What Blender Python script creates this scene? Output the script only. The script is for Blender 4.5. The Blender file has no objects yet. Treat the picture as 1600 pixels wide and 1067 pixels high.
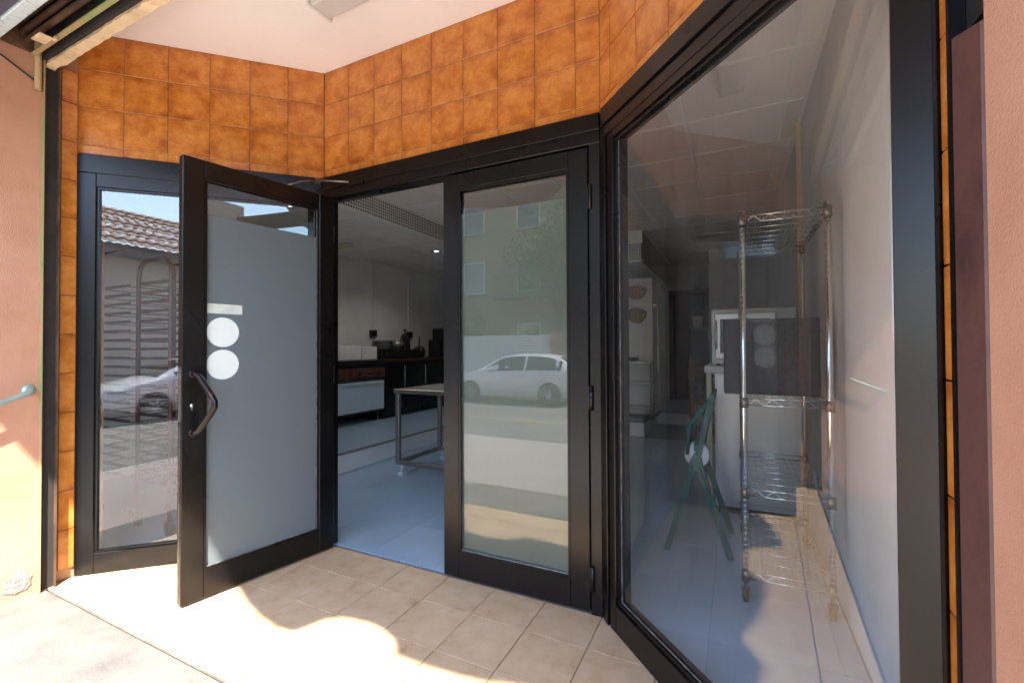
import bpy, bmesh, math, random
from mathutils import Vector, Matrix
random.seed(7)
S = bpy.context.scene
COL = S.collection
R = math.radians

# ------------------------------------------------------------------ camera, sky, sun, exposure
cam = bpy.data.cameras.new('camera')
cam.sensor_width = 36.0
cam.lens = 708.1 / 1600 * 36
cam.clip_start = 0.02
cam.clip_end = 1500
co = bpy.data.objects.new('camera', cam)
COL.objects.link(co)
S.camera = co
CAM = Vector((2.239, -1.960, 1.173))
fw = Vector((-0.4425, 0.8968, math.tan(0.0139))).normalized()
rt0 = fw.cross(Vector((0, 0, 1))).normalized()
up0 = rt0.cross(fw)
th = 0.0045
rt = rt0 * math.cos(th) - up0 * math.sin(th)
up = up0 * math.cos(th) + rt0 * math.sin(th)
co.matrix_world = Matrix(((rt.x, up.x, -fw.x, CAM.x), (rt.y, up.y, -fw.y, CAM.y), (rt.z, up.z, -fw.z, CAM.z), (0, 0, 0, 1)))

SUN = Vector((-1.0, 1.25, -2.1))          # the way the light travels
W = bpy.data.worlds.new('World')
S.world = W
W.use_nodes = True
wn = W.node_tree.nodes
sky = wn.new('ShaderNodeTexSky')
sky.sky_type = 'NISHITA'
sky.sun_disc = False
sky.sun_elevation = math.asin(-SUN.z / SUN.length)
sky.sun_rotation = math.atan2(-SUN.x, -SUN.y)
sky.air_density = 1.0
sky.dust_density = 0.6
W.node_tree.links.new(sky.outputs[0], wn['Background'].inputs[0])
wn['Background'].inputs[1].default_value = 0.15
sl = bpy.data.lights.new('sun', 'SUN')
sl.energy = 3.2
sl.angle = R(0.8)
sl.color = (1.0, 0.93, 0.81)
so = bpy.data.objects.new('sun', sl)
so.rotation_euler = SUN.to_track_quat('-Z', 'Y').to_euler()
so.location = (6, -8, 14)
COL.objects.link(so)
S.view_settings.view_transform = 'Standard'
S.view_settings.look = 'None'
S.view_settings.exposure = 3.0
S.view_settings.gamma = 1.0
S.view_settings.use_curve_mapping = False
S.cycles.max_bounces = 12
S.cycles.diffuse_bounces = 8
S.cycles.glossy_bounces = 5
S.cycles.transparent_max_bounces = 24
S.cycles.use_denoising = True
S.cycles.sample_clamp_indirect = 8.0
S.cycles.caustics_reflective = False
S.cycles.caustics_refractive = False

# ------------------------------------------------------------------ materials
MATS = {}


def new_mat(name):
    m = bpy.data.materials.new(name)
    m.use_nodes = True
    MATS[name] = m
    return m, m.node_tree.nodes, m.node_tree.links


def mat(name, c, rough=0.6, metal=0.0, c2=None, ns=6.0, nd=5.0, lo=0.35, hi=0.65, bump=0.0, bs=60.0, stretch=None, rvar=0.0, spec=0.5, rnd=0.0, coat=0.0):
    m, n, l = new_mat(name)
    b = n['Principled BSDF']
    b.inputs['Roughness'].default_value = rough
    b.inputs['Metallic'].default_value = metal
    b.inputs['Specular IOR Level'].default_value = spec
    b.inputs['Coat Weight'].default_value = coat
    b.inputs['Base Color'].default_value = (*c, 1)
    tc = n.new('ShaderNodeTexCoord')
    vec = tc.outputs['Object']
    oi = None
    if rnd > 0:
        oi = n.new('ShaderNodeObjectInfo')
        ad = n.new('ShaderNodeVectorMath'); ad.operation = 'MULTIPLY_ADD'
        l.new(oi.outputs['Random'], ad.inputs[0]); ad.inputs[1].default_value = (37, 53, 71)
        l.new(vec, ad.inputs[2]); vec = ad.outputs[0]
    if stretch:
        mp = n.new('ShaderNodeMapping'); mp.inputs['Scale'].default_value = stretch
        l.new(vec, mp.inputs[0]); vec = mp.outputs[0]
    if c2 is not None or rvar > 0:
        t = n.new('ShaderNodeTexNoise'); t.inputs['Scale'].default_value = ns
        t.inputs['Detail'].default_value = nd; t.inputs['Roughness'].default_value = 0.62
        l.new(vec, t.inputs['Vector'])
        if c2 is not None:
            r = n.new('ShaderNodeValToRGB')
            r.color_ramp.elements[0].position = lo; r.color_ramp.elements[1].position = hi
            r.color_ramp.elements[0].color = (*c, 1); r.color_ramp.elements[1].color = (*c2, 1)
            l.new(t.outputs[0], r.inputs[0])
            out = r.outputs[0]
            if rnd > 0:
                mx = n.new('ShaderNodeHueSaturation')
                mr = n.new('ShaderNodeMapRange'); mr.inputs[3].default_value = 1 - rnd; mr.inputs[4].default_value = 1 + rnd
                l.new(oi.outputs['Random'], mr.inputs[0]); l.new(mr.outputs[0], mx.inputs['Value']); l.new(out, mx.inputs['Color'])
                out = mx.outputs[0]
            l.new(out, b.inputs['Base Color'])
        if rvar > 0:
            mr = n.new('ShaderNodeMapRange'); mr.inputs[3].default_value = max(0, rough - rvar); mr.inputs[4].default_value = min(1, rough + rvar)
            l.new(t.outputs[0], mr.inputs[0]); l.new(mr.outputs[0], b.inputs['Roughness'])
    if bump > 0:
        t2 = n.new('ShaderNodeTexNoise'); t2.inputs['Scale'].default_value = bs; t2.inputs['Detail'].default_value = 4
        l.new(vec, t2.inputs['Vector'])
        bp = n.new('ShaderNodeBump'); bp.inputs['Strength'].default_value = bump; bp.inputs['Distance'].default_value = 0.01
        l.new(t2.outputs[0], bp.inputs['Height']); l.new(bp.outputs[0], b.inputs['Normal'])
    return m


def glass(name, f0, tint=(0.93, 0.95, 0.94), dust=0.02, streak=True):
    m, n, l = new_mat(name)
    n.remove(n['Principled BSDF'])
    out = n['Material Output']
    fr = n.new('ShaderNodeFresnel')
    s = math.sqrt(f0)
    fr.inputs[0].default_value = (1 + s) / (1 - s)
    ge = n.new('ShaderNodeNewGeometry')
    inv = n.new('ShaderNodeMath'); inv.operation = 'SUBTRACT'; inv.inputs[0].default_value = 1
    l.new(ge.outputs['Backfacing'], inv.inputs[1])
    mu = n.new('ShaderNodeMath'); mu.operation = 'MULTIPLY'
    l.new(fr.outputs[0], mu.inputs[0]); l.new(inv.outputs[0], mu.inputs[1])
    tr = n.new('ShaderNodeBsdfTransparent'); tr.inputs[0].default_value = (*tint, 1)
    gl = n.new('ShaderNodeBsdfGlossy'); gl.inputs['Roughness'].default_value = 0.0
    gl.inputs[0].default_value = (0.95, 0.97, 1.0, 1)
    mx = n.new('ShaderNodeMixShader')
    l.new(mu.outputs[0], mx.inputs[0]); l.new(tr.outputs[0], mx.inputs[1]); l.new(gl.outputs[0], mx.inputs[2])
    # a thin film of dust with streaks where rain ran down
    df = n.new('ShaderNodeBsdfDiffuse'); df.inputs[0].default_value = (0.75, 0.72, 0.68, 1)
    tc = n.new('ShaderNodeTexCoord'); mp = n.new('ShaderNodeMapping'); mp.inputs['Scale'].default_value = (22, 22, 0.7)
    nz = n.new('ShaderNodeTexNoise'); nz.inputs['Scale'].default_value = 1.6; nz.inputs['Detail'].default_value = 5
    l.new(tc.outputs['Object'], mp.inputs[0]); l.new(mp.outputs[0], nz.inputs['Vector'])
    mr = n.new('ShaderNodeMapRange'); mr.inputs[1].default_value = 0.35; mr.inputs[2].default_value = 0.75
    mr.inputs[3].default_value = dust * 0.3; mr.inputs[4].default_value = dust * 2.0
    l.new(nz.outputs[0], mr.inputs[0])
    mx2 = n.new('ShaderNodeMixShader')
    l.new(mr.outputs[0], mx2.inputs[0]); l.new(mx.outputs[0], mx2.inputs[1]); l.new(df.outputs[0], mx2.inputs[2])
    l.new(mx2.outputs[0], out.inputs[0])
    return m


def film(name, col, trans, diff=0.5):
    m, n, l = new_mat(name)
    n.remove(n['Principled BSDF'])
    a = n.new('ShaderNodeBsdfTranslucent'); a.inputs[0].default_value = (*trans, 1)
    d = n.new('ShaderNodeBsdfDiffuse'); d.inputs[0].default_value = (*col, 1)
    mx = n.new('ShaderNodeMixShader'); mx.inputs[0].default_value = diff
    l.new(a.outputs[0], mx.inputs[1]); l.new(d.outputs[0], mx.inputs[2])
    g = n.new('ShaderNodeBsdfGlossy'); g.inputs['Roughness'].default_value = 0.28
    lw = n.new('ShaderNodeFresnel'); lw.inputs[0].default_value = 1.45
    m2 = n.new('ShaderNodeMixShader')
    l.new(lw.outputs[0], m2.inputs[0]); l.new(mx.outputs[0], m2.inputs[1]); l.new(g.outputs[0], m2.inputs[2])
    l.new(m2.outputs[0], n['Material Output'].inputs[0])
    return m


def tile_mat(name, dark, mid, light, half, rough=0.22, edge=0.75, bumpy=0.15):
    """glazed tile: cloudy glaze that pools darker along parts of each edge"""
    m, n, l = new_mat(name)
    b = n['Principled BSDF']
    tc = n.new('ShaderNodeTexCoord'); oi = n.new('ShaderNodeObjectInfo')
    ad = n.new('ShaderNodeVectorMath'); ad.operation = 'MULTIPLY_ADD'
    l.new(oi.outputs['Random'], ad.inputs[0]); ad.inputs[1].default_value = (91, 57, 73); l.new(tc.outputs['Object'], ad.inputs[2])
    n1 = n.new('ShaderNodeTexNoise'); n1.inputs['Scale'].default_value = 13; n1.inputs['Detail'].default_value = 7; n1.inputs['Roughness'].default_value = 0.66
    l.new(ad.outputs[0], n1.inputs['Vector'])
    n2 = n.new('ShaderNodeTexNoise'); n2.inputs['Scale'].default_value = 170; n2.inputs['Detail'].default_value = 3
    l.new(ad.outputs[0], n2.inputs['Vector'])
    sp = n.new('ShaderNodeSeparateXYZ'); l.new(tc.outputs['Object'], sp.inputs[0])

    def absdiv(o):
        a = n.new('ShaderNodeMath'); a.operation = 'ABSOLUTE'; l.new(o, a.inputs[0])
        d = n.new('ShaderNodeMath'); d.operation = 'DIVIDE'; l.new(a.outputs[0], d.inputs[0]); d.inputs[1].default_value = half
        return d.outputs[0]
    mxm = n.new('ShaderNodeMath'); mxm.operation = 'MAXIMUM'
    l.new(absdiv(sp.outputs['X']), mxm.inputs[0]); l.new(absdiv(sp.outputs['Z']), mxm.inputs[1])
    er = n.new('ShaderNodeMapRange'); er.inputs[1].default_value = 0.45; er.inputs[2].default_value = 1.02; er.inputs[3].default_value = 0; er.inputs[4].default_value = edge
    er.interpolation_type = 'SMOOTHSTEP'
    l.new(mxm.outputs[0], er.inputs[0])
    n3 = n.new('ShaderNodeTexNoise'); n3.inputs['Scale'].default_value = 7; n3.inputs['Detail'].default_value = 3
    ad2 = n.new('ShaderNodeVectorMath'); ad2.operation = 'ADD'; l.new(ad.outputs[0], ad2.inputs[0]); ad2.inputs[1].default_value = (13, 5, 9)
    l.new(ad2.outputs[0], n3.inputs['Vector'])
    nr = n.new('ShaderNodeMapRange'); nr.inputs[1].default_value = 0.36; nr.inputs[2].default_value = 0.62
    l.new(n3.outputs[0], nr.inputs[0])
    em = n.new('ShaderNodeMath'); em.operation = 'MULTIPLY'; l.new(er.outputs[0], em.inputs[0]); l.new(nr.outputs[0], em.inputs[1])
    sm = n.new('ShaderNodeMath'); sm.operation = 'MULTIPLY_ADD'; l.new(n2.outputs[0], sm.inputs[0]); sm.inputs[1].default_value = 0.16; l.new(n1.outputs[0], sm.inputs[2])
    sb = n.new('ShaderNodeMath'); sb.operation = 'MULTIPLY_ADD'; l.new(em.outputs[0], sb.inputs[0]); sb.inputs[1].default_value = -0.42; l.new(sm.outputs[0], sb.inputs[2])
    rp = n.new('ShaderNodeValToRGB')
    rp.color_ramp.elements[0].position = 0.22; rp.color_ramp.elements[0].color = (*dark, 1)
    rp.color_ramp.elements[1].position = 0.78; rp.color_ramp.elements[1].color = (*light, 1)
    e = rp.color_ramp.elements.new(0.5); e.color = (*mid, 1)
    l.new(sb.outputs[0], rp.inputs[0]); l.new(rp.outputs[0], b.inputs['Base Color'])
    b.inputs['Roughness'].default_value = rough
    bp = n.new('ShaderNodeBump'); bp.inputs['Strength'].default_value = bumpy; bp.inputs['Distance'].default_value = 0.004
    l.new(n1.outputs[0], bp.inputs['Height']); l.new(bp.outputs[0], b.inputs['Normal'])
    return m


M = MATS
tile_mat('glazed', (0.26, 0.068, 0.012), (0.48, 0.163, 0.027), (0.66, 0.285, 0.066), 0.1, edge=0.46)
tile_mat('floortile', (0.38, 0.195, 0.085), (0.54, 0.365, 0.215), (0.62, 0.46, 0.30), 0.133, rough=0.45, edge=0.10)
mat('grout', (0.42, 0.24, 0.13), 0.9, c2=(0.30, 0.16, 0.09), ns=9)
mat('floorgrout', (0.16, 0.12, 0.09), 0.95, c2=(0.26, 0.21, 0.17), ns=14)
mat('plaster', (0.88, 0.875, 0.87), 0.85, c2=(0.92, 0.915, 0.91), ns=1.6, bump=0.06, bs=25)
mat('lipplaster', (0.74, 0.58, 0.36), 0.9, c2=(0.52, 0.40, 0.26), ns=7, bump=0.5, bs=40)
mat('pinkwall', (0.44, 0.215, 0.130), 0.95, c2=(0.52, 0.285, 0.185), ns=2.2, nd=8, bump=0.30, bs=230)
mat('bronze', (0.0030, 0.0026, 0.0026), 0.28, c2=(0.0055, 0.0045, 0.0042), ns=1.5, nd=3, rvar=0.06, spec=0.40)
mat('sealant', (0.30, 0.30, 0.29), 0.6, c2=(0.10, 0.10, 0.10), ns=30)
mat('gasket', (0.008, 0.008, 0.008), 0.7)
mat('handle', (0.020, 0.014, 0.012), 0.22, metal=0.5, c2=(0.09, 0.045, 0.03), ns=14, lo=0.55, hi=0.8)
mat('steel', (0.40, 0.385, 0.365), 0.34, metal=1.0, c2=(0.30, 0.29, 0.28), ns=3, stretch=(1, 1, 20))
mat('chrome', (0.72, 0.72, 0.70), 0.14, metal=1.0)
mat('dullmetal', (0.30, 0.29, 0.27), 0.42, metal=0.9, c2=(0.18, 0.15, 0.12), ns=20)
mat('white', (0.78, 0.77, 0.74), 0.45, c2=(0.70, 0.69, 0.66), ns=2)
mat('whitepaint', (0.84, 0.83, 0.81), 0.6, c2=(0.72, 0.71, 0.68), ns=1.2, bump=0.05, bs=30)
mat('dirtywhite', (0.66, 0.65, 0.62), 0.7, c2=(0.55, 0.54, 0.51), ns=2.5)
mat('panel', (0.86, 0.83, 0.78), 0.85, c2=(0.77, 0.72, 0.66), ns=1.1, rnd=0.06, bump=0.08, bs=90)
mat('tbar', (0.86, 0.85, 0.82), 0.4)
mat('bluefloor', (0.26, 0.37, 0.47), 0.34, c2=(0.33, 0.44, 0.54), ns=2.2, nd=8, rvar=0.1, rnd=0.03)
mat('bluegrout', (0.17, 0.24, 0.31), 0.7)
mat('nosing', (0.10, 0.085, 0.07), 0.7, c2=(0.22, 0.19, 0.16), ns=60)
mat('black', (0.012, 0.012, 0.012), 0.4)
mat('blackgloss', (0.010, 0.010, 0.011), 0.16)
mat('rubber', (0.02, 0.02, 0.02), 0.75)
mat('charcoal', (0.035, 0.034, 0.034), 0.85, c2=(0.055, 0.053, 0.052), ns=60, bump=0.4, bs=300)
mat('maroon', (0.115, 0.052, 0.044), 0.42, c2=(0.026, 0.012, 0.014), lo=0.52, hi=0.72, ns=2.6, nd=8, rvar=0.12, bump=0.15, bs=35)
mat('guidepaint', (0.40, 0.27, 0.14), 0.6, c2=(0.22, 0.30, 0.12), ns=2.4, lo=0.45, hi=0.62, stretch=(1, 1, 0.9))
mat('rust', (0.055, 0.032, 0.020), 0.7, metal=0.2, c2=(0.16, 0.085, 0.045), ns=9, bump=0.3, bs=60)
mat('darkcavity', (0.030, 0.022, 0.018), 0.9, c2=(0.015, 0.012, 0.010), ns=4)
mat('bluechip', (0.55, 0.66, 0.70), 0.6, c2=(0.20, 0.32, 0.33), ns=9, lo=0.52, hi=0.66, stretch=(14, 2, 2), bump=0.4, bs=50)
mat('lintelpaint', (0.055, 0.055, 0.085), 0.7, c2=(0.09, 0.085, 0.12), ns=4)
mat('stone', (0.165, 0.140, 0.122), 0.9, c2=(0.085, 0.083, 0.081), lo=0.42, hi=0.7, ns=3.5, nd=9, bump=0.4, bs=90)
mat('pavement', (0.46, 0.40, 0.36), 0.9, c2=(0.37, 0.33, 0.30), ns=1.4, nd=8, bump=0.2, bs=60)
mat('asphalt', (0.13, 0.125, 0.115), 0.9, c2=(0.20, 0.19, 0.17), ns=0.9, nd=9, bump=0.5, bs=120)
mat('kerb', (0.40, 0.38, 0.35), 0.9, c2=(0.30, 0.29, 0.27), ns=5)
mat('yellow', (0.62, 0.42, 0.07), 0.8, c2=(0.42, 0.32, 0.12), ns=8)
mat('earth', (0.22, 0.19, 0.14), 1.0, c2=(0.15, 0.16, 0.09), ns=0.3)
mat('housewall', (0.42, 0.36, 0.30), 0.9, c2=(0.36, 0.30, 0.25), ns=1, bump=0.2, bs=30)
mat('ochrewall', (0.30, 0.22, 0.15), 0.9, c2=(0.25, 0.18, 0.12), ns=1, bump=0.2, bs=30)
mat('redwall', (0.40, 0.16, 0.10), 0.9, c2=(0.34, 0.13, 0.08), ns=1)
mat('rooftile', (0.46, 0.29, 0.20), 0.85, c2=(0.34, 0.22, 0.16), ns=5, rnd=0.1)
mat('carpaint', (0.80, 0.80, 0.80), 0.22, coat=0.8)
mat('cardark', (0.015, 0.017, 0.018), 0.06)
mat('carglass', (0.02, 0.028, 0.026), 0.03, spec=0.9)
mat('lampred', (0.40, 0.02, 0.02), 0.15)
mat('lampclear', (0.70, 0.72, 0.74), 0.10)
mat('alloy', (0.55, 0.55, 0.56), 0.25, metal=0.9)
mat('bark', (0.11, 0.08, 0.055), 0.95, c2=(0.07, 0.05, 0.035), ns=8, bump=0.6, bs=25)
mat('leaf', (0.045, 0.085, 0.020), 0.6, c2=(0.08, 0.12, 0.030), ns=1.5)
mat('leaflight', (0.12, 0.16, 0.03), 0.6, c2=(0.08, 0.13, 0.025), ns=1.5)
mat('awning', (0.60, 0.50, 0.36), 0.9, c2=(0.54, 0.44, 0.31), ns=2)
mat('greenplastic', (0.010, 0.10, 0.088), 0.35, c2=(0.014, 0.125, 0.11), ns=6)
mat('paper', (0.84, 0.85, 0.85), 0.9)
mat('wood', (0.28, 0.105, 0.030), 0.35, c2=(0.17, 0.06, 0.018), ns=5, stretch=(8, 8, 1))
mat('darkwood', (0.075, 0.028, 0.016), 0.45, c2=(0.045, 0.018, 0.010), ns=5, stretch=(8, 8, 1))
mat('caneseat', (0.10, 0.055, 0.035), 0.8)
mat('broomgreen', (0.10, 0.20, 0.02), 0.5)
mat('paleblue', (0.50, 0.60, 0.64), 0.5, c2=(0.45, 0.55, 0.60), ns=2)
mat('stickerwhite', (0.72, 0.78, 0.74), 0.55)
mat('stickertape', (0.50, 0.55, 0.50), 0.6, c2=(0.62, 0.66, 0.60), ns=18)
mat('trolley', (0.060, 0.024, 0.016), 0.5, c2=(0.10, 0.035, 0.022), ns=6)
mat('aluminium', (0.58, 0.57, 0.55), 0.42, metal=0.9)
mat('greenhandle', (0.30, 0.40, 0.33), 0.35, metal=0.3, c2=(0.40, 0.48, 0.42), ns=10)
mat('conduit', (0.72, 0.71, 0.68), 0.5)
mat('controlpanel', (0.10, 0.035, 0.025), 0.4)
mat('photored', (0.30, 0.12, 0.09), 0.5, c2=(0.50, 0.34, 0.24), ns=38, nd=3)
mat('photodark', (0.10, 0.075, 0.06), 0.5, c2=(0.40, 0.29, 0.18), ns=26, nd=3)
mat('plate', (0.62, 0.62, 0.66), 0.4)
mat('cream', (0.62, 0.56, 0.38), 0.6)
mat('render_mortar', (0.30, 0.27, 0.24), 0.95, c2=(0.20, 0.18, 0.16), ns=20, bump=0.8, bs=60)
glass('glass_side', 0.12, (0.95, 0.96, 0.96), 0.004)
glass('glass_door', 0.085, (0.97, 0.98, 0.97), 0.004)
glass('glass_leaf', 0.05, (0.90, 0.93, 0.92), 0.004)
glass('glass_display', 0.052, (0.985, 0.99, 0.985), 0.006)
film('film_grey', (0.24, 0.29, 0.31), (0.50, 0.57, 0.60), 0.5)
film('film_green', (0.20, 0.245, 0.20), (0.48, 0.55, 0.50), 0.5)


def perforated():
    m, n, l = new_mat('perforated')
    b = n['Principled BSDF']; b.inputs['Roughness'].default_value = 0.5
    tc = n.new('ShaderNodeTexCoord')
    return m


# ------------------------------------------------------------------ mesh helpers
class MB:
    def __init__(self):
        self.v = []; self.f = []; self.sm = []

    def add(self, vs, fs, smooth=False):
        o = len(self.v)
        self.v += [tuple(q) for q in vs]
        self.f += [tuple(i + o for i in q) for q in fs]
        self.sm += [smooth] * len(fs)
        return self

    def box(self, a, b, m=None):
        x0, y0, z0 = (min(p, q) for p, q in zip(a, b)); x1, y1, z1 = (max(p, q) for p, q in zip(a, b))
        vs = [Vector(q) for q in ((x0, y0, z0), (x1, y0, z0), (x1, y1, z0), (x0, y1, z0), (x0, y0, z1), (x1, y0, z1), (x1, y1, z1), (x0, y1, z1))]
        if m is not None: vs = [m @ q for q in vs]
        return self.add(vs, [(0, 3, 2, 1), (4, 5, 6, 7), (0, 1, 5, 4), (1, 2, 6, 5), (2, 3, 7, 6), (3, 0, 4, 7)])

    def tube(self, pts, r, n=8, cap=True, smooth=True):
        pts = [Vector(p) for p in pts]
        rs = r if isinstance(r, (list, tuple)) else [r] * len(pts)
        vs = []; fs = []
        ref = None
        for i, p in enumerate(pts):
            if i == 0: t = pts[1] - p
            elif i == len(pts) - 1: t = p - pts[i - 1]
            else: t = (pts[i + 1] - p).normalized() + (p - pts[i - 1]).normalized()
            t.normalize()
            if ref is None:
                ref = Vector((0, 0, 1)) if abs(t.z) < 0.9 else Vector((1, 0, 0))
            a = t.cross(ref).normalized(); b2 = t.cross(a).normalized(); ref = -b2 if False else a.cross(t)
            for k in range(n):
                an = 2 * math.pi * k / n
                vs.append(p + a * rs[i] * math.cos(an) + b2 * rs[i] * math.sin(an))
        for i in range(len(pts) - 1):
            for k in range(n):
                k2 = (k + 1) % n
                fs.append((i * n + k, i * n + k2, (i + 1) * n + k2, (i + 1) * n + k))
        self.add(vs, fs, smooth)
        if cap:
            o = len(self.v) - len(vs)
            self.f += [tuple(o + k for k in range(n))[::-1], tuple(o + (len(pts) - 1) * n + k for k in range(n))]
            self.sm += [False, False]
        return self

    def cyl(self, a, b, r, n=16, smooth=True):
        return self.tube([a, b], r, n, True, smooth)

    def lathe(self, prof, c=(0, 0, 0), n=20, axis='Z', smooth=True):
        vs = []; fs = []
        for (r, z) in prof:
            for k in range(n):
                an = 2 * math.pi * k / n
                x, y = r * math.cos(an), r * math.sin(an)
                q = (x, y, z) if axis == 'Z' else ((x, z, y) if axis == 'Y' else (z, x, y))
                vs.append((q[0] + c[0], q[1] + c[1], q[2] + c[2]))
        for i in range(len(prof) - 1):
            for k in range(n):
                k2 = (k + 1) % n
                fs.append((i * n + k, i * n + k2, (i + 1) * n + k2, (i + 1) * n + k))
        self.add(vs, fs, smooth)
        o = len(self.v) - len(vs)
        if prof[0][0] > 1e-5: self.f.append(tuple(o + k for k in range(n))[::-1]); self.sm.append(False)
        if prof[-1][0] > 1e-5: self.f.append(tuple(o + (len(prof) - 1) * n + k for k in range(n))); self.sm.append(False)
        return self

    def prism(self, poly, ex):
        ex = Vector(ex); a = [Vector(p) for p in poly]; n = len(a)
        vs = a + [p + ex for p in a]
        fs = [tuple(range(n))[::-1], tuple(range(n, 2 * n))]
        fs += [(i, (i + 1) % n, n + (i + 1) % n, n + i) for i in range(n)]
        return self.add(vs, fs)

    def mesh(self, name, bevel=0.0, seg=1, recalc=True):
        me = bpy.data.meshes.new(name)
        me.from_pydata(self.v, [], self.f)
        me.polygons.foreach_set('use_smooth', self.sm)
        if recalc or bevel:
            bm = bmesh.new(); bm.from_mesh(me)
            bmesh.ops.recalc_face_normals(bm, faces=bm.faces)
            if bevel:
                bmesh.ops.bevel(bm, geom=[e for e in bm.edges if len(e.link_faces) == 2 and e.calc_face_angle(0) > 0.6], offset=bevel, segments=seg, profile=0.6, affect='EDGES')
            bm.to_mesh(me); bm.free()
        me.update()
        return me

    def build(self, name, m, parent=None, bevel=0.0, seg=1, loc=None, rot=None):
        return obj(name, self.mesh(name, bevel, seg), m, parent, loc, rot)


def obj(name, me, m=None, parent=None, loc=None, rot=None):
    o = bpy.data.objects.new(name, me)
    if m is not None and me is not None and not me.materials: me.materials.append(M[m] if isinstance(m, str) else m)
    COL.objects.link(o)
    if parent is not None: o.parent = parent
    if loc is not None: o.location = loc
    if rot is not None: o.rotation_euler = rot
    return o


def tag(o, label, cat, group=None):
    o['label'] = label; o['category'] = cat
    if group: o['group'] = group
    return o


def thing(name, label, cat, loc=(0, 0, 0), rz=0.0, group=None):
    o = bpy.data.objects.new(name, None); COL.objects.link(o)
    o.empty_display_size = 0.1
    o.location = loc; o.rotation_euler = (0, 0, rz)
    return tag(o, label, cat, group)


def struct(o):
    o['kind'] = 'structure'
    return o


def clip(poly, a, b, c):
    """keep the part of a 2-D polygon where a*x+b*y+c >= 0"""
    out = []
    for i in range(len(poly)):
        p, q = poly[i], poly[(i + 1) % len(poly)]
        dp, dq = a * p[0] + b * p[1] + c, a * q[0] + b * q[1] + c
        if dp >= 0: out.append(p)
        if dp * dq < 0:
            t = dp / (dp - dq)
            out.append((p[0] + (q[0] - p[0]) * t, p[1] + (q[1] - p[1]) * t))
    return out


# ------------------------------------------------------------------ key measures (metres)
B = Vector((0.0, 0.0)); LC = 1.7114
eL = Vector((-0.7091, -0.7051)); eR = Vector((0.6878, -0.7259))
LL = 1.2; LR = 1.25
A = B + eL * LL; C = Vector((LC, 0.0)); D = C + eR * LR
ZL = 2.205; ZC = 2.853
XL = -0.82; XR = 2.60; FY = -1.46
aLeft = math.atan2(-eL.y, -eL.x); aRight = math.atan2(eR.y, eR.x)
IX0, IX1, IY1 = -2.90, 2.66, 7.2

# ------------------------------------------------------------------ the ground
def sheet(name, x0, x1, prof, m, step=None):
    b = MB()
    vs = []; fs = []
    for (y, z) in prof: vs += [(x0, y, z), (x1, y, z)]
    for i in range(len(prof) - 1): fs.append((2 * i, 2 * i + 1, 2 * i + 3, 2 * i + 2))
    b.add(vs, fs)
    me = bpy.data.meshes.new(name); me.from_pydata(b.v, [], b.f); me.update()
    for p in me.polygons:
        pass
    o = obj(name, me, m); struct(o)
    return o


def ground_sheet(name, x0, x1, prof, m):
    o = sheet(name, x0, x1, sorted(prof), m)
    return o


g = ground_sheet('ground', -350, 350, [(-350, -0.95), (350, -0.95)], 'earth')
ground_sheet('pavement', -60, 60, [(FY, -0.006), (-4.35, -0.27)], 'pavement')
kb = MB().box((-60, -4.50, -0.60), (60, -4.35, -0.268)); struct(kb.build('kerb', 'kerb', bevel=0.012))
ground_sheet('road', -60, 60, [(-4.48, -0.40), (-7.5, -0.42), (-12.1, -0.52)], 'asphalt')
kb = MB().box((-60, -12.25, -0.70), (60, -12.1, -0.40)); struct(kb.build('far_kerb', 'kerb', bevel=0.012))
ground_sheet('far_pavement', -60, 60, [(-12.25, -0.402), (-14.3, -0.362)], 'pavement')
ground_sheet('threshold', -6, 6, [(-0.968, -0.003), (FY, -0.005)], 'stone')
# ribbed paving slabs: each rib a low ridge, one mass of them near the shop
rb = MB()
y = FY - 0.03
while y > -4.3:
    z = -0.006 - (FY - y) * 0.0914
    rb.add([(-9, y, z), (9, y, z), (9, y - 0.012, z + 0.005), (-9, y - 0.012, z + 0.005), (9, y - 0.030, z + 0.004), (-9, y - 0.030, z + 0.004), (9, y - 0.040, z - 0.003), (-9, y - 0.040, z - 0.003)],
           [(0, 1, 2, 3), (3, 2, 4, 5), (5, 4, 6, 7)])
    y -= 0.05
o = rb.build('paving_ribs', 'pavement'); o['kind'] = 'stuff'; o['label'] = 'parallel ribs of the grey pavement slabs outside the shop'
# parking bay line on the road
pl = MB()
for x0, x1, y0, y1 in ((-9.5, -1.0, -7.05, -6.95), (-1.0, -0.9, -9.6, -6.95)):
    zz = lambda yy: (-0.40 + (yy + 4.48) * 0.00662 if yy > -7.5 else -0.42 + (yy + 7.5) * 0.02162) + 0.004
    ys = sorted({y0, y1} | ({-7.5} if y0 < -7.5 < y1 else set()))
    for q in range(len(ys) - 1):
        pl.add([(x0, ys[q], zz(ys[q])), (x1, ys[q], zz(ys[q])), (x1, ys[q + 1], zz(ys[q + 1])), (x0, ys[q + 1], zz(ys[q + 1]))], [(0, 1, 2, 3)])
struct(pl.build('parking_line', 'yellow'))

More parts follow.
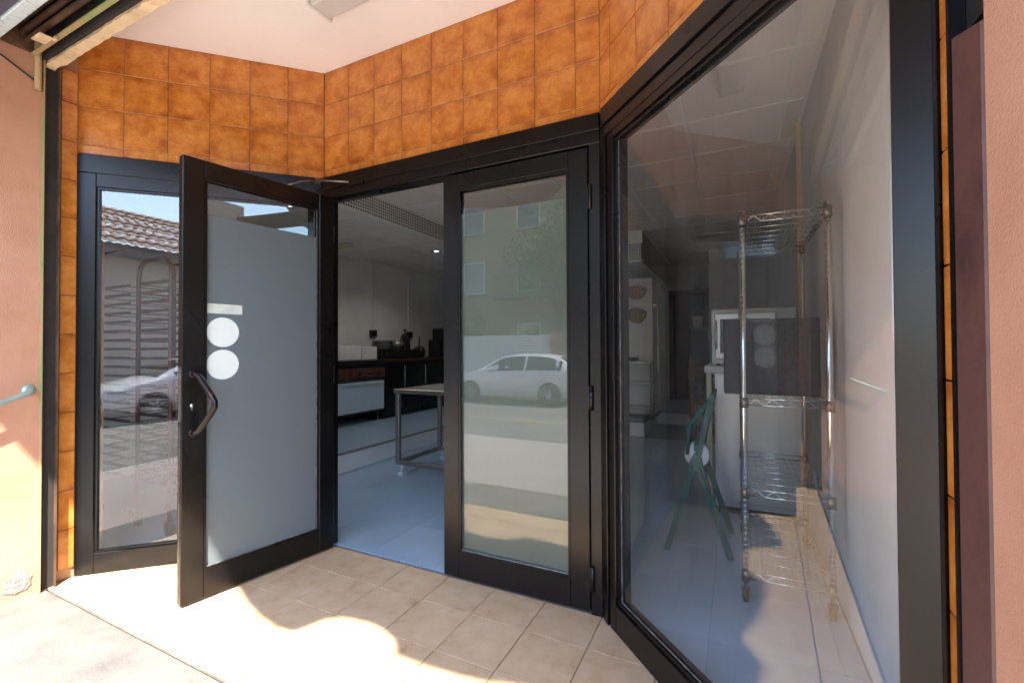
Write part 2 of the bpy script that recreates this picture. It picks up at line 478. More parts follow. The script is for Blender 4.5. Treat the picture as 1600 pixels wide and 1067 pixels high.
# recess floor: square tiles, each its own piece, clipped to the recess
fl = MB()
recess = [(XL, -0.955), (XR, -0.955), (XR, D.y), (D.x, D.y), (C.x, C.y + 0.02), (B.x, 0.02), (A.x, A.y), (XL - 0.03, A.y)]
fl.prism([(x, yy, -0.05) for x, yy in recess], (0, 0, 0.0445))
floor = struct(fl.build('recess_floor', 'floorgrout'))
T = 0.2655; gx0 = 0.379; gy0 = -0.235
full = MB().box((-T / 2 + 0.0018, -0.010, -T / 2 + 0.0018), (T / 2 - 0.0018, 0, T / 2 - 0.0018)).mesh('tile', 0.0009)
full.materials.append(M['floortile'])
halfs = [(-1, 0, XR), (1, 0, -(XL - 0.028)), (0, 1, 0.953), (0, -1, 0.0)]
nl = Vector((-eL.y, eL.x)); nr_ = Vector((-eR.y, eR.x))
def side(n, p):
    return (n.x, n.y, -(n.x * p.x + n.y * p.y))
inside = Vector((0.85, -0.4))
for n_, p_ in ((nl, B), (nr_, C)):
    s_ = side(n_, p_)
    if s_[0] * inside.x + s_[1] * inside.y + s_[2] < 0: s_ = tuple(-q for q in s_)
    halfs.append(s_)
for i in range(-6, 11):
    for j in range(-1, 4):
        cx = gx0 + (i + 0.5) * T; cy = gy0 - (j + 0.5) * T
        h = T / 2 - 0.0018
        poly = [(cx - h, cy - h), (cx + h, cy - h), (cx + h, cy + h), (cx - h, cy + h)]
        q = poly
        for hp in halfs: q = clip(q, *hp) if len(q) > 2 else q
        if len(q) < 3: continue
        area = abs(sum(q[k][0] * q[(k + 1) % len(q)][1] - q[(k + 1) % len(q)][0] * q[k][1] for k in range(len(q)))) / 2
        if area < 0.002: continue
        if area > (2 * h) ** 2 * 0.999: me = full
        else:
            me = MB().prism([(x - cx, 0.0, yy - cy) for x, yy in q], (0, -0.010, 0)).mesh('tile', 0.0009)
            me.materials.append(M['floortile'])
        # mesh built in x/z, laid flat: local -y is up
        obj('tile', me, None, floor, (cx, cy, -0.010 + random.uniform(-0.0008, 0.0006)), (R(-90), 0, 0))
# groove of the shutter track
struct(MB().box((XL, -0.984, -0.05), (XR, -0.957, -0.012)).build('shutter_track', 'darkcavity'))

# ------------------------------------------------------------------ glazed tiles round the recess
TS = 0.2
fullt = MB().box((-TS / 2 + 0.0016, 0, -TS / 2 + 0.0016), (TS / 2 - 0.0016, 0.010, TS / 2 - 0.0016)).mesh('tile', 0.002)
fullt.materials.append(M['glazed'])


def tile_at(parent, x0, x1, z0, z1, y=0.0, rot=None):
    g_ = 0.0016
    if abs(x1 - x0 - TS) < 1e-4 and abs(z1 - z0 - TS) < 1e-4: me = fullt
    else:
        w, h = (x1 - x0) / 2 - g_, (z1 - z0) / 2 - g_
        if w < 0.004 or h < 0.004: return
        me = MB().box((-w, 0, -h), (w, 0.010, h)).mesh('tile', 0.002); me.materials.append(M['glazed'])
    o = obj('tile', me, None, parent, ((x0 + x1) / 2, y + random.uniform(-0.0009, 0.0009), (z0 + z1) / 2))
    o.rotation_euler = (random.gauss(0, 0.0025), random.gauss(0, 0.0015), random.gauss(0, 0.0025))
    return o


def band(label, loc, rz, length, joints):
    t = thing('tiled_wall', label, 'wall', (loc.x, loc.y, 0), rz)
    MB().box((0, 0.004, ZL + 0.002), (length, 0.16, ZC + 0.25)).build('masonry', 'grout', t)
    zs = [ZC - TS * k for k in range(4)] + [ZL]
    for a, b in zip(joints[:-1], joints[1:]):
        for z1, z0 in zip(zs[:-1], zs[1:]): tile_at(t, a, b, z0, z1)
    return t


jl_ = [LL - TS * k for k in range(6, -1, -1)]
band('orange tiled wall band above the narrow side window, left of the doors', A, aLeft, LL, [0.0] + jl_[1:])
jc_ = [0.0] + [0.199 + TS * i for i in range(8)] + [LC]
band('orange tiled wall band above the double door', B, 0.0, LC, jc_)
jr_ = [0.0] + [0.084 + TS * i for i in range(6)] + [LR]
band('orange tiled wall band above the large display window', C, aRight, LR, jr_)

# left jamb: one column of cut tiles
jb = thing('tiled_jamb', 'narrow column of cut orange tiles beside the pink wall on the left', 'wall', (A.x, A.y, 0), 0)
MB().box((-0.14, -0.066, 0.0), (-0.004, 0.12, ZC)).build('masonry', 'grout', jb)
zj = [2.62] + [2.453 - TS * k for k in range(13)]
for z1, z0 in zip(zj[:-1], [max(0.004, q) for q in zj[1:]]):
    if z1 - z0 < 0.02: continue
    w, h = 0.031, (z1 - z0) / 2 - 0.0016
    me = MB().box((-w, 0, -h), (w, 0.010, h)).mesh('tile', 0.0015); me.materials.append(M['glazed'])
    o = obj('tile', me, None, jb, (0.006, -0.0335, (z0 + z1) / 2)); o.rotation_euler = (0, 0, R(90))
# right jamb
jb2 = thing('tiled_jamb', 'thin sliver of orange tiles beside the maroon steel guide on the right', 'wall', (2.574, -0.926, 0), 0)
MB().box((0.004, -0.014, 0.0), (0.024, 0.014, 2.62)).build('masonry', 'grout', jb2)
zj = [2.66] + [2.513 - TS * k for k in range(13)]
for z1, z0 in zip(zj[:-1], [max(0.004, q) for q in zj[1:]]):
    if z1 - z0 < 0.02: continue
    w, h = 0.0145, (z1 - z0) / 2 - 0.0016
    me = MB().box((-w, 0, -h), (w, 0.010, h)).mesh('tile', 0.0012); me.materials.append(M['glazed'])
    o = obj('tile', me, None, jb2, (-0.006, 0.0, (z0 + z1) / 2)); o.rotation_euler = (0, 0, R(-90))

# recess ceiling
ce = MB().prism([(x, yy, ZC) for x, yy in [(XL - 0.05, -0.985), (XR + 0.05, -0.985), (XR + 0.05, D.y), (D.x, D.y), (C.x, C.y), (B.x, B.y), (A.x, A.y), (XL - 0.05, A.y)]], (0, 0, 0.10))
struct(ce.build('recess_ceiling', 'plaster'))

# ------------------------------------------------------------------ pink masonry, lintel, shutter
lw = thing('pink_wall', 'rough pink rendered wall at the left edge, with a green grab bar', 'wall', (XL, FY, 0))
MB().box((-6.0, 0, -0.4), (0, 0.52, 6.5)).build('render', 'pinkwall', lw)
patch = MB()
pts = [(0.0005, 0.40 + 0.048 * math.cos(a_) * (0.8 + 0.4 * random.random()), 0.07 + 0.05 * math.sin(a_) * (0.8 + 0.4 * random.random())) for a_ in [2 * math.pi * k / 14 for k in range(14)]]
patch.prism(pts, (0.004, 0, 0)).build('mortar_patch', 'render_mortar', lw)
rw = thing('pink_wall', 'rough pink rendered wall at the right edge beside the maroon guide', 'wall', (XR, FY, 0))
MB().box((-0.028, 0, -0.4), (7.0, 0.402, 6.5)).build('render', 'pinkwall', rw)
MB().box((0.001, 0.403, -0.05), (0.5, 0.70, 3.2)).build('masonry', 'darkcavity', rw)

ln_ = thing('facade_lintel', 'dark painted lintel with chipped pale blue edge board above the opening', 'lintel', (XL, FY, 2.585))
MB().box((0, 0, 0.012), (XR - XL + 0.012, 0.253, 3.9)).build('beam', 'lintelpaint', ln_)
MB().box((0, 0.255, 0.0), (XR - XL, 0.302, 0.25)).build('edge_board', 'bluechip', ln_, bevel=0.004)

lip = thing('shutter_box', 'open shutter box of crumbling yellowish plaster over the recess, dark inside', 'shutter box', (XL, -0.985, 2.58))
lb = MB()
nseg = 90; wv = []
for i in range(nseg + 1):
    x = (XR - XL) * i / nseg
    wv.append((x, 0.0 + random.uniform(-0.003, 0.003), random.uniform(-0.006, 0.004), 0.042 + random.uniform(-0.003, 0.003) * (2.5 if i < 5 else 1)))
vs = []; fs = []
for x, ya, dz, yb in wv:
    vs += [(x, ya, dz), (x, yb, dz + random.uniform(-0.003, 0.003)), (x, yb, 0.272), (x, ya + 0.003, 0.014)]
for i in range(nseg):
    for k in range(4): fs.append((4 * i + k, 4 * i + (k + 1) % 4, 4 * i + 4 + (k + 1) % 4, 4 * i + 4 + k))
lb.add(vs, fs).build('plaster_lip', 'lipplaster', lip)
MB().box((0, -0.43, 0.46), (XR - XL, -0.002, 0.50)).build('box_top', 'darkcavity', lip)
MB().box((0.005, -0.012, 0.016), (XR - XL - 0.005, 0.002, 0.46)).build('shade_board', 'darkcavity', lip)  # dark-coloured board added to give the gap above the lip its shade

sh = thing('roller_shutter', 'rusty rolled-up metal shutter inside the dark box above the recess', 'shutter', (XL, -1.035, 2.615))
MB().box((0.02, 0.010, -0.012), (XR - XL - 0.02, 0.014, 0.020)).box((0.02, -0.006, -0.012), (XR - XL - 0.02, 0.010, -0.008)).build('bottom_rail', 'guidepaint', sh)
for k in range(6):
    yy = -0.020 - 0.014 * k; zz = 0.040 + 0.036 * k
    MB().tube([(0.02, yy, zz), (XR - XL - 0.02, yy, zz)], 0.013, 8).build('slat', 'rust', sh)
MB().tube([(0.02, -0.055, 0.22), (XR - XL - 0.02, -0.055, 0.22)], 0.055, 16).build('roll', 'rust', sh)
MB().box((0.0, -0.10, 0.0), (0.014, 0.05, 0.30)).build('end_plate', 'rust', sh)
tb = MB().box((0.20, -0.060, -0.030), (0.29, -0.012, -0.024)).box((0.268, -0.012, -0.030), (0.296, 0.0, -0.014))
tb.build('lock_tab', 'lipplaster', sh, bevel=0.002)

def guide(label, x, sgn, paint):
    t = thing('shutter_guide', label, 'guide', (x, -0.965, 0))
    MB().box((0, -0.030, 0.0), (sgn * 0.030, -0.026, 2.60)).build('outer_flange', paint, t)
    MB().box((0, 0.028, 0.0), (sgn * 0.026, 0.032, 2.60)).build('inner_flange', 'rust', t)
    MB().box((0, -0.026, 0.0), (sgn * 0.004, 0.028, 2.60)).build('web', 'darkcavity', t)
    return t
gd = guide('dark shutter guide channel with flaking greenish flange at the left pink wall', XL, 1, 'guidepaint')
MB().tube([(0.016, -0.048, 2.44), (0.016, -0.048, 2.9)], 0.014, 10).build('pipe', 'guidepaint', gd)
MB().tube([(0.002, -0.30, 2.57), (0.010, -0.17, 2.545), (0.012, -0.07, 2.49), (0.014, -0.034, 2.47)], 0.004, 6).build('cable', 'rubber', gd)
# right: broad maroon steel guide
mg = thing('steel_guide', 'broad maroon painted steel shutter guide with scuffs at the right wall', 'guide', (2.575, -1.012, 0))
mm = MB().prism([(-0.006, -0.045, 0.0), (-0.006, 0.058, 0.0), (-0.006, 0.058, 1.69), (-0.006, -0.045, 1.655)], (0.026, 0, 0))
mm.build('face_plate', 'maroon', mg, bevel=0.003)
MB().box((-0.0085, -0.044, 0.49), (-0.0055, 0.056, 0.496)).build('weld_seam', 'rust', mg)
MB().box((0.014, -0.045, 1.692), (0.020, 0.058, 2.60)).build('upper_recess_shade', 'black', mg)  # flat black colour stands in for the shadowed recess above the plate
MB().box((-0.008, 0.0595, 0.0), (0.020, 0.0705, 2.60)).build('edge_strip', 'bronze', mg)

# grab bar on the left wall
gr = thing('grab_bar', 'pale green metal grab bar fixed to the pink wall', 'grab bar', (XL, -1.03, 0.98))
bar = [(0.004, 0, 0), (0.045, 0, -0.002), (0.064, -0.010, -0.006), (0.070, -0.030, -0.014), (0.070, -0.34, -0.145), (0.064, -0.362, -0.154), (0.045, -0.372, -0.158), (0.004, -0.372, -0.158)]
MB().tube(bar, 0.0125, 12).build('bar', 'greenhandle', gr)
for p_ in ((0, 0, 0), (0, -0.372, -0.158)):
    MB().lathe([(0.0, 0.006), (0.022, 0.006), (0.028, 0.0)], p_, 18, 'X').build('rosette', 'greenhandle', gr)

# fluorescent fitting on the recess ceiling
ff = thing('ceiling_light', 'unlit fluorescent ceiling fitting with dusty diffuser in the recess', 'light', (0.455, -0.43, ZC), R(-1.5))
MB().box((0.0, -0.078, -0.032), (1.25, 0.078, 0.0)).build('housing', 'dirtywhite', ff, bevel=0.003)
MB().prism([(0.012, -0.070, -0.033), (0.012, 0.070, -0.033), (0.012, 0.052, -0.068), (0.012, -0.052, -0.068)], (1.226, 0, 0)).build('diffuser', 'dirtywhite', ff, bevel=0.004)
MB().box((-0.004, -0.072, -0.070), (0.012, 0.072, -0.004)).build('end_cap', 'white', ff, bevel=0.002)

# ------------------------------------------------------------------ door frame and doors
HB = 2.075
df = thing('door_frame', 'dark bronze aluminium frame around the double door', 'door frame', (0, 0, 0))
MB().box((0.0, -0.012, HB), (LC, 0.065, ZL)).build('header', 'bronze', df, bevel=0.003)
MB().box((0.0, -0.022, ZL - 0.075), (LC, -0.012, ZL - 0.001)).build('cover_strip', 'bronze', df, bevel=0.002)
MB().box((0.0, -0.010, 0.0), (0.045, 0.065, HB)).build('jamb', 'bronze', df, bevel=0.003)
MB().box((0.045, 0.006, 0.0), (0.058, 0.055, HB)).build('jamb_stop', 'bronze', df)
MB().box((LC - 0.052, -0.010, 0.0), (LC, 0.065, HB)).build('jamb', 'bronze', df, bevel=0.003)
MB().box((0.058, 0.020, HB - 0.012), (LC - 0.052, 0.055, HB)).build('head_stop', 'bronze', df)
# corner posts where the splayed windows meet the doors
cp = thing('corner_post', 'slim dark bronze corner post between doors and display window', 'post', (C.x, C.y, 0))
MB().prism([(0.0, -0.012, 0), (0.0, 0.06, 0), (0.06, 0.06, 0), (0.065 * eR.x + 0.022, 0.065 * eR.y + 0.02, 0), (0.06 * eR.x - 0.010, 0.06 * eR.y - 0.010, 0)], (0, 0, ZL)).build('post', 'bronze', cp, bevel=0.003)


def leaf(name, label, loc, rz, w, frosted, mirror):
    """door leaf: local x from hinge to lock edge, local +y is the face seen in the photo"""
    t = thing(name, label, 'door', (*loc, 0), rz)
    z0, z1 = 0.012, HB - 0.010
    s = 0.092; rb_ = 0.125; rt_ = 0.080; y0, y1 = -0.0225, 0.0225
    MB().box((0.0, y0, z0), (s, y1, z1)).build('stile', 'bronze', t, bevel=0.003)
    MB().box((w - s, y0, z0), (w, y1, z1)).build('stile', 'bronze', t, bevel=0.003)
    MB().box((s, y0 + 0.001, z0), (w - s, y1 - 0.001, z0 + rb_)).build('bottom_rail', 'bronze', t, bevel=0.002)
    MB().box((s, y0 + 0.001, z1 - rt_), (w - s, y1 - 0.001, z1)).build('top_rail', 'bronze', t, bevel=0.002)
    gx0_, gx1_, gz0, gz1 = s, w - s, z0 + rb_, z1 - rt_
    for sy in (-1, 1):
        ya, yb = (y1 - 0.010, y1 - 0.002) if sy > 0 else (y0 + 0.002, y0 + 0.010)
        bd = MB()
        bd.box((gx0_, ya, gz0), (gx1_, yb, gz0 + 0.012)).box((gx0_, ya, gz1 - 0.012), (gx1_, yb, gz1))
        bd.box((gx0_, ya, gz0 + 0.012), (gx0_ + 0.010, yb, gz1 - 0.012)).box((gx1_ - 0.010, ya, gz0 + 0.012), (gx1_, yb, gz1 - 0.012))
        bd.build('glazing_bead', 'bronze', t)
        yo = (y1 - 0.0115, y1 - 0.0102) if sy > 0 else (y0 + 0.0102, y0 + 0.0115)
        MB().box((gx0_ + 0.010, yo[0], gz0 + 0.012), (gx1_ - 0.010, yo[1], gz0 + 0.0165)).box((gx0_ + 0.010, yo[0], gz0 + 0.0165), (gx0_ + 0.013, yo[1], gz1 - 0.012)).build('sealant', 'sealant', t)
    return t, (gx0_, gx1_, gz0, gz1, z0, z1)


# left leaf, open at about a right angle
lw_ = 0.765
hx, hy = 0.088, -0.020
lt, (gx0_, gx1_, gz0, gz1, z0_, z1_) = leaf('door_leaf', 'open dark bronze door leaf with frosted glass and bent pull handle', (hx, hy), R(-99.5), lw_, True, False)
MB().box((gx0_, -0.004, gz0), (gx1_, 0.002, gz1)).build('glass_pane', 'glass_leaf', lt)
MB().box((gx0_ + 0.011, 0.0032, gz0 + 0.013), (gx1_ - 0.011, 0.0042, 1.815)).build('frosted_film', 'film_grey', lt)
for zc_ in (1.255, 1.098):
    MB().lathe([(0.0, 0.0), (0.072, 0.0), (0.072, 0.0008), (0.0, 0.0008)], (gx1_ - 0.085, 0.0046, zc_), 48, 'Y', False).build('round_sticker', 'stickerwhite', lt)
MB().box((gx1_ - 0.172, 0.0046, 1.345), (gx1_ - 0.014, 0.0054, 1.392)).build('tape_strip', 'stickertape', lt, bevel=0.0)
hp = []
hxl = lw_ - 0.046
for q in [(0.0225, 1.060), (0.040, 1.060), (0.060, 1.047), (0.135, 0.955), (0.147, 0.935), (0.147, 0.912), (0.135, 0.892), (0.060, 0.800), (0.040, 0.787), (0.0225, 0.787)]:
    hp.append((hxl - max(0, q[0] - 0.03) * 0.35, q[0], q[1]))
hd = MB().tube(hp, 0.0135, 14).build('pull_handle', 'handle', lt)
for zz in (1.060, 0.787):
    MB().lathe([(0.018, 0.0), (0.018, 0.003), (0.0, 0.003)], (0, 0, 0), 16, 'Y').build('rosette', 'handle', hd, loc=(hxl, 0.0226, zz))
lk = MB().lathe([(0.0085, 0.0), (0.0085, 0.008), (0.0, 0.008)], (0, 0, 0), 14, 'Y').box((-0.004, 0.0, -0.022), (0.004, 0.007, 0.0)).build('lock_cylinder', 'chrome', lt, loc=(hxl + 0.006, 0.0226, 0.915))
MB().box((lw_ + 0.0002, -0.009, 0.84), (lw_ + 0.0025, 0.009, 1.09)).build('latch_plate', 'steel', lt)
MB().box((lw_ + 0.0002, -0.0025, 0.05), (lw_ + 0.002, 0.0025, 0.83)).build('edge_groove', 'dullmetal', lt)
for zz in (0.18, 1.02, 1.86):
    MB().tube([(-0.016, -0.016, zz - 0.05), (-0.016, -0.016, zz + 0.05)], 0.009, 10).box((-0.015, -0.021, zz - 0.045), (0.0, -0.012, zz + 0.045)).build('hinge', 'dullmetal', lt)

# right leaf, closed
rwid = 0.775
rt_t, (gx0_, gx1_, gz0, gz1, z0_, z1_) = leaf('door_leaf', 'closed dark bronze door leaf with greenish film, right of the opening', (LC - 0.056, 0.012), R(180), rwid, True, True)
MB().box((gx0_, -0.002, gz0), (gx1_, 0.004, gz1)).build('glass_pane', 'glass_door', rt_t)
MB().box((gx0_ + 0.001, -0.0045, gz0 + 0.001), (gx1_ - 0.001, -0.003, 1.862)).build('frosted_film', 'film_green', rt_t)
for zz in (0.16, 0.95, 1.84):
    MB().tube([(-0.012, 0.027, zz - 0.055), (-0.012, 0.027, zz + 0.055)], 0.009, 10).box((-0.012, 0.021, zz - 0.05), (0.004, 0.025, zz + 0.05)).build('hinge', 'bronze', rt_t)

# door closer arm between header and open leaf
dc = thing('door_closer', 'folding metal door closer arm at the top of the opening', 'door closer', (0.06, -0.10, HB + 0.06))
MB().box((-0.012, -0.010, -0.004), (0.012, 0.012, 0.030)).build('elbow', 'dullmetal', dc)
MB().tube([(0.0, 0.0, 0.02), (0.10, 0.045, 0.012), (0.20, 0.092, 0.004)], 0.006, 6).build('arm', 'dullmetal', dc)
MB().tube([(0.0, 0.0, 0.02), (-0.012, -0.10, -0.02), (-0.022, -0.18, -0.064)], 0.006, 6).build('arm', 'dullmetal', dc)
MB().box((0.17, 0.070, -0.020), (0.28, 0.086, 0.012)).build('bracket', 'bronze', dc, bevel=0.003)

# ------------------------------------------------------------------ narrow side window (left) and display window (right)
sw = thing('side_window', 'narrow fixed window in dark bluish frame, reflecting the street', 'window', (A.x, A.y, 0), aLeft)
ybk = 0.055
MB().box((0.004, -0.012, 2.105), (LL, ybk, ZL - 0.001)).build('header', 'bronze', sw, bevel=0.003)
MB().box((0.004, -0.010, 0.0), (0.085, ybk, 2.105)).build('stile', 'bronze', sw, bevel=0.003)
MB().box((LL - 0.09, -0.010, 0.0), (LL, ybk, 2.105)).build('stile', 'bronze', sw, bevel=0.003)
MB().box((0.085, -0.009, 2.035), (LL - 0.09, ybk, 2.105)).build('top_rail', 'bronze', sw, bevel=0.002)
MB().box((0.085, -0.009, 0.0), (LL - 0.09, ybk, 0.108)).build('bottom_rail', 'bronze', sw, bevel=0.002)
MB().box((0.085, 0.012, 0.108), (LL - 0.09, 0.018, 2.035)).build('glass_pane', 'glass_side', sw)
bd = MB()
bd.box((0.085, 0.000, 0.108), (LL - 0.09, 0.010, 0.120)).box((0.085, 0.0, 2.023), (LL - 0.09, 0.010, 2.035)).box((0.085, 0.0, 0.120), (0.095, 0.010, 2.023))
bd.build('glazing_bead', 'bronze', sw)

dw = thing('display_window', 'large display window in dark bronze frame at right, showing the wire rack', 'window', (C.x, C.y, 0), aRight)
MB().box((0.04, -0.012, 2.075), (1.1755, 0.065, ZL - 0.001)).build('header', 'bronze', dw, bevel=0.003)
MB().box((0.04, -0.022, 2.125), (1.1755, -0.012, ZL - 0.002)).build('cover_strip', 'bronze', dw, bevel=0.002)
MB().box((0.075, -0.010, 0.0), (0.120, 0.065, 2.075)).build('stile', 'bronze', dw, bevel=0.003)
MB().box((1.176, -0.018, 0.0), (1.250, 0.065, 2.20)).build('stile', 'bronze', dw, bevel=0.004)
MB().box((0.120, -0.009, 0.0), (1.176, 0.065, 0.115)).build('bottom_rail', 'bronze', dw, bevel=0.003)
MB().box((0.120, -0.009, 2.045), (1.176, 0.060, 2.075)).build('top_rail', 'bronze', dw)
bd = MB()
bd.box((0.120, 0.0, 0.115), (1.176, 0.012, 0.130)).box((0.120, 0.0, 2.030), (1.176, 0.012, 2.045)).box((0.120, 0.0, 0.130), (0.134, 0.012, 2.030))
bd.build('glazing_bead', 'bronze', dw)
MB().box((0.120, 0.014, 0.115), (1.176, 0.022, 2.045)).build('glass_pane', 'glass_display', dw)
MB().box((0.134, 0.0105, 0.130), (1.176, 0.0125, 0.134)).box((0.134, 0.0105, 0.134), (0.1365, 0.0125, 2.03)).build('sealant', 'sealant', dw)

# ------------------------------------------------------------------ shop interior: shell
sf = MB().prism([(x, yy, -0.10) for x, yy in [(IX0, 0.021), (IX0, -0.93), (XL - 0.06, -0.93), (XL - 0.06, A.y + 0.005), (A.x - 0.01, A.y + 0.012), (B.x - 0.006, B.y + 0.021)]], (0, 0, 0.096))
sf.box((IX0, 0.021, -0.10), (IX1, IY1, -0.004))
sf.prism([(x, yy, -0.10) for x, yy in [(C.x + 0.006, 0.0209), (D.x + 0.02, D.y + 0.02), (IX1, D.y + 0.02), (IX1, 0.0209)]], (0, 0, 0.096))
shopfloor = struct(sf.build('shop_floor', 'bluegrout'))
TF = 0.45
for i in range(-3, 7):
    for j in range(-3, 12):
        cx, cy = -1.08 + (i + 2.5) * TF + 0.06, 0.028 + (j + 0.5) * TF
        h = TF / 2 - 0.0009
        q = [(cx - h, cy - h), (cx + h, cy - h), (cx + h, cy + h), (cx - h, cy + h)]
        if cy < 0.02:
            for s_ in halfs[4:]: pass
            # behind the splayed windows only
            if cx > 0.85: q = clip(q, *[-k for k in halfs[5]]); q = clip(q, 0, 1, -(D.y + 0.03))
            else: q = clip(q, *[-k for k in halfs[4]]); q = clip(q, 0, 1, 0.92)
        q = clip(q, -1, 0, IX1 - 0.01) if len(q) > 2 else q
        q = clip(q, 1, 0, 1.5) if len(q) > 2 else q
        if cy > 4.2: continue
        q = clip(q, 0, -1, 4.14) if len(q) > 2 else q
        if len(q) < 3: continue
        me = MB().prism([(x - cx, yy - cy, -0.004) for x, yy in q], (0, 0, 0.004)).mesh('tile')
        me.materials.append(M['bluefloor'])
        obj('tile', me, None, shopfloor, (cx, cy, random.uniform(-0.0003, 0.0003)))

# raised kitchen floor along the left and at the back
pf = MB().box((IX0, 0.35, -0.003), (-1.09, IY1, 0.176)).box((-1.09, 4.16, -0.003), (1.15, IY1, 0.176)).box((1.15, 5.32, -0.003), (IX1, IY1, 0.176))
platform = struct(pf.build('raised_floor', 'whitepaint'))
MB().box((IX0, 0.36, 0.1762), (-1.13, IY1, 0.180)).box((-1.13, 4.20, 0.1762), (1.11, IY1, 0.180)).box((1.11, 5.36, 0.1762), (IX1, IY1, 0.180)).build('paint', 'bluefloor', platform)
MB().box((-1.13, 0.35, 0.1765), (-1.078, 4.148, 0.184)).box((-1.13, 4.148, 0.1765), (1.16, 4.20, 0.184)).box((1.11, 4.20, 0.1765), (1.162, 5.30, 0.184)).box((1.11, 5.30, 0.1765), (IX1, 5.36, 0.184)).build('nosing', 'nosing', platform)

ws = MB()
ws.box((IX0 - 0.2, -1.0, -0.1), (IX0, IY1 + 0.2, 3.2))
struct(ws.build('wall_left', 'whitepaint'))
struct(MB().box((IX1, -0.80, -0.1), (IX1 + 0.2, IY1 + 0.2, 3.2)).build('wall_right', 'whitepaint'))
struct(MB().box((IX0, IY1, -0.1), (IX1, IY1 + 0.2, 3.2)).build('wall_back', 'dirtywhite'))
struct(MB().box((IX0, -0.94, -0.1), (XL - 0.14, -0.90, 3.2)).build('wall_front', 'whitepaint'))
# roof slab over everything
struct(MB().box((IX0 - 0.2, -1.44, 3.15), (IX1 + 0.2, IY1 + 0.2, 3.4)).build('roof_slab', 'dirtywhite'))

# suspended ceilings: panels are pieces, T-bars one grid
KZ, SZ = 2.53, 2.72
cl = struct(MB().box((-1.09, 0.165, SZ + 0.03), (IX1, IY1, SZ + 0.05)).box((IX0, -0.93, KZ + 0.03), (-1.09, IY1, KZ + 0.05)).build('ceiling', 'dirtywhite'))
pm = MB().box((-0.293, -0.293, 0), (0.293, 0.293, 0.012)).mesh('panel'); pm.materials.append(M['panel'])
gbar = MB()
def ceiling_zone(x0, x1, y0, y1, z, cut=None):
    nx = int(math.ceil((x1 - x0) / 0.6)); ny = int(math.ceil((y1 - y0) / 0.6))
    for i in range(nx):
        for j in range(ny):
            a0, a1 = x0 + 0.6 * i, min(x1, x0 + 0.6 * (i + 1)); b0, b1 = y0 + 0.6 * j, min(y1, y0 + 0.6 * (j + 1))
            if a1 - a0 < 0.05 or b1 - b0 < 0.05: continue
            q = [(a0 + 0.007, b0 + 0.007), (a1 - 0.007, b0 + 0.007), (a1 - 0.007, b1 - 0.007), (a0 + 0.007, b1 - 0.007)]
            if cut:
                for s_ in cut: q = clip(q, *s_) if len(q) > 2 else q
            if len(q) < 3: continue
            cx, cy = (a0 + a1) / 2, (b0 + b1) / 2
            if len(q) == 4 and abs(a1 - a0 - 0.6) < 1e-6 and abs(b1 - b0 - 0.6) < 1e-6 and q[0] == (a0 + 0.007, b0 + 0.007): me = pm
            else:
                me = MB().prism([(x - cx, yy - cy, 0) for x, yy in q], (0, 0, 0.012)).mesh('panel'); me.materials.append(M['panel'])
            obj('panel', me, None, cl, (cx, cy, z + 0.004 + random.uniform(-0.0015, 0.0015)))
    for i in range(nx + 1):
        x = min(x1 - 0.013, x0 + 0.6 * i)
        gbar.box((x - 0.012, y0, z - 0.002), (x + 0.012, y1, z + 0.003))
    for j in range(ny + 1):
        yy = min(y1 - 0.013, y0 + 0.6 * j)
        gbar.box((x0, yy - 0.012, z - 0.003), (x1, yy + 0.012, z + 0.002))
ceiling_zone(-1.06, IX1, 0.17, 4.2, SZ)
ceiling_zone(1.15, IX1, 4.2, IY1, SZ)
ceiling_zone(IX0, -1.12, -0.30, IY1, KZ)
ceiling_zone(-1.06, 1.10, 4.25, IY1, KZ - 0.2)
gbar.build('grid_bars', 'tbar', cl)
# front edges of the ceiling behind the splayed windows
fe = MB()
fe.prism([(x, yy, SZ + 0.002) for x, yy in [(C.x + 0.12, 0.165), (C.x + 0.10, 0.10), (D.x + 0.10, D.y + 0.12), (IX1, D.y + 0.12), (IX1, 0.165)]], (0, 0, 0.02))
fe.prism([(x, yy, KZ + 0.006) for x, yy in [(B.x - 0.03, 0.165), (IX0, 0.165), (IX0, -0.92), (XL - 0.14, -0.92), (A.x - 0.12, A.y + 0.10), (B.x - 0.12, B.y + 0.10)]], (0, 0, 0.02))
fe.build('edge_board', 'panel', cl)

# perforated bulkhead between the two ceilings: a plate with real holes near the door
def perf_plate(name, length, h, pitch, r):
    """plate in local x (length) / z (height) made as cells around diamond holes"""
    b = MB()
    nx = int(length / pitch); nz = int(round(h / pitch))
    for i in range(nx):
        for j in range(nz):
            cx, cz = (i + 0.5) * pitch, (j + 0.5) * pitch; q = pitch / 2
            o_ = [(cx - q, 0, cz - q), (cx + q, 0, cz - q), (cx + q, 0, cz + q), (cx - q, 0, cz + q)]
            d_ = [(cx, 0, cz - r), (cx + r, 0, cz), (cx, 0, cz + r), (cx - r, 0, cz)]
            b.add(o_ + d_, [(0, 1, 5, 4), (1, 2, 6, 5), (2, 3, 7, 6), (3, 0, 4, 7), (0, 4, 7), (1, 5, 4), (2, 6, 5), (3, 7, 6)][:4] + [(0, 4, 7), (1, 5, 4), (2, 6, 5), (3, 7, 6)][:0])
    me = bpy.data.meshes.new(name); me.from_pydata(b.v, [], b.f); me.update()
    return me
bh = thing('ceiling_bulkhead', 'perforated metal bulkhead strip running along the kitchen ceiling edge', 'bulkhead', (-1.075, 0.17, KZ), R(90))
MB().box((0.0, 0.018, 0.0), (7.0, 0.03, SZ - KZ + 0.03)).build('backing', 'darkcavity', bh)
obj('perforated_plate', perf_plate('perforated_plate', 5.2, 0.19, 0.0317, 0.0125), 'white', bh)
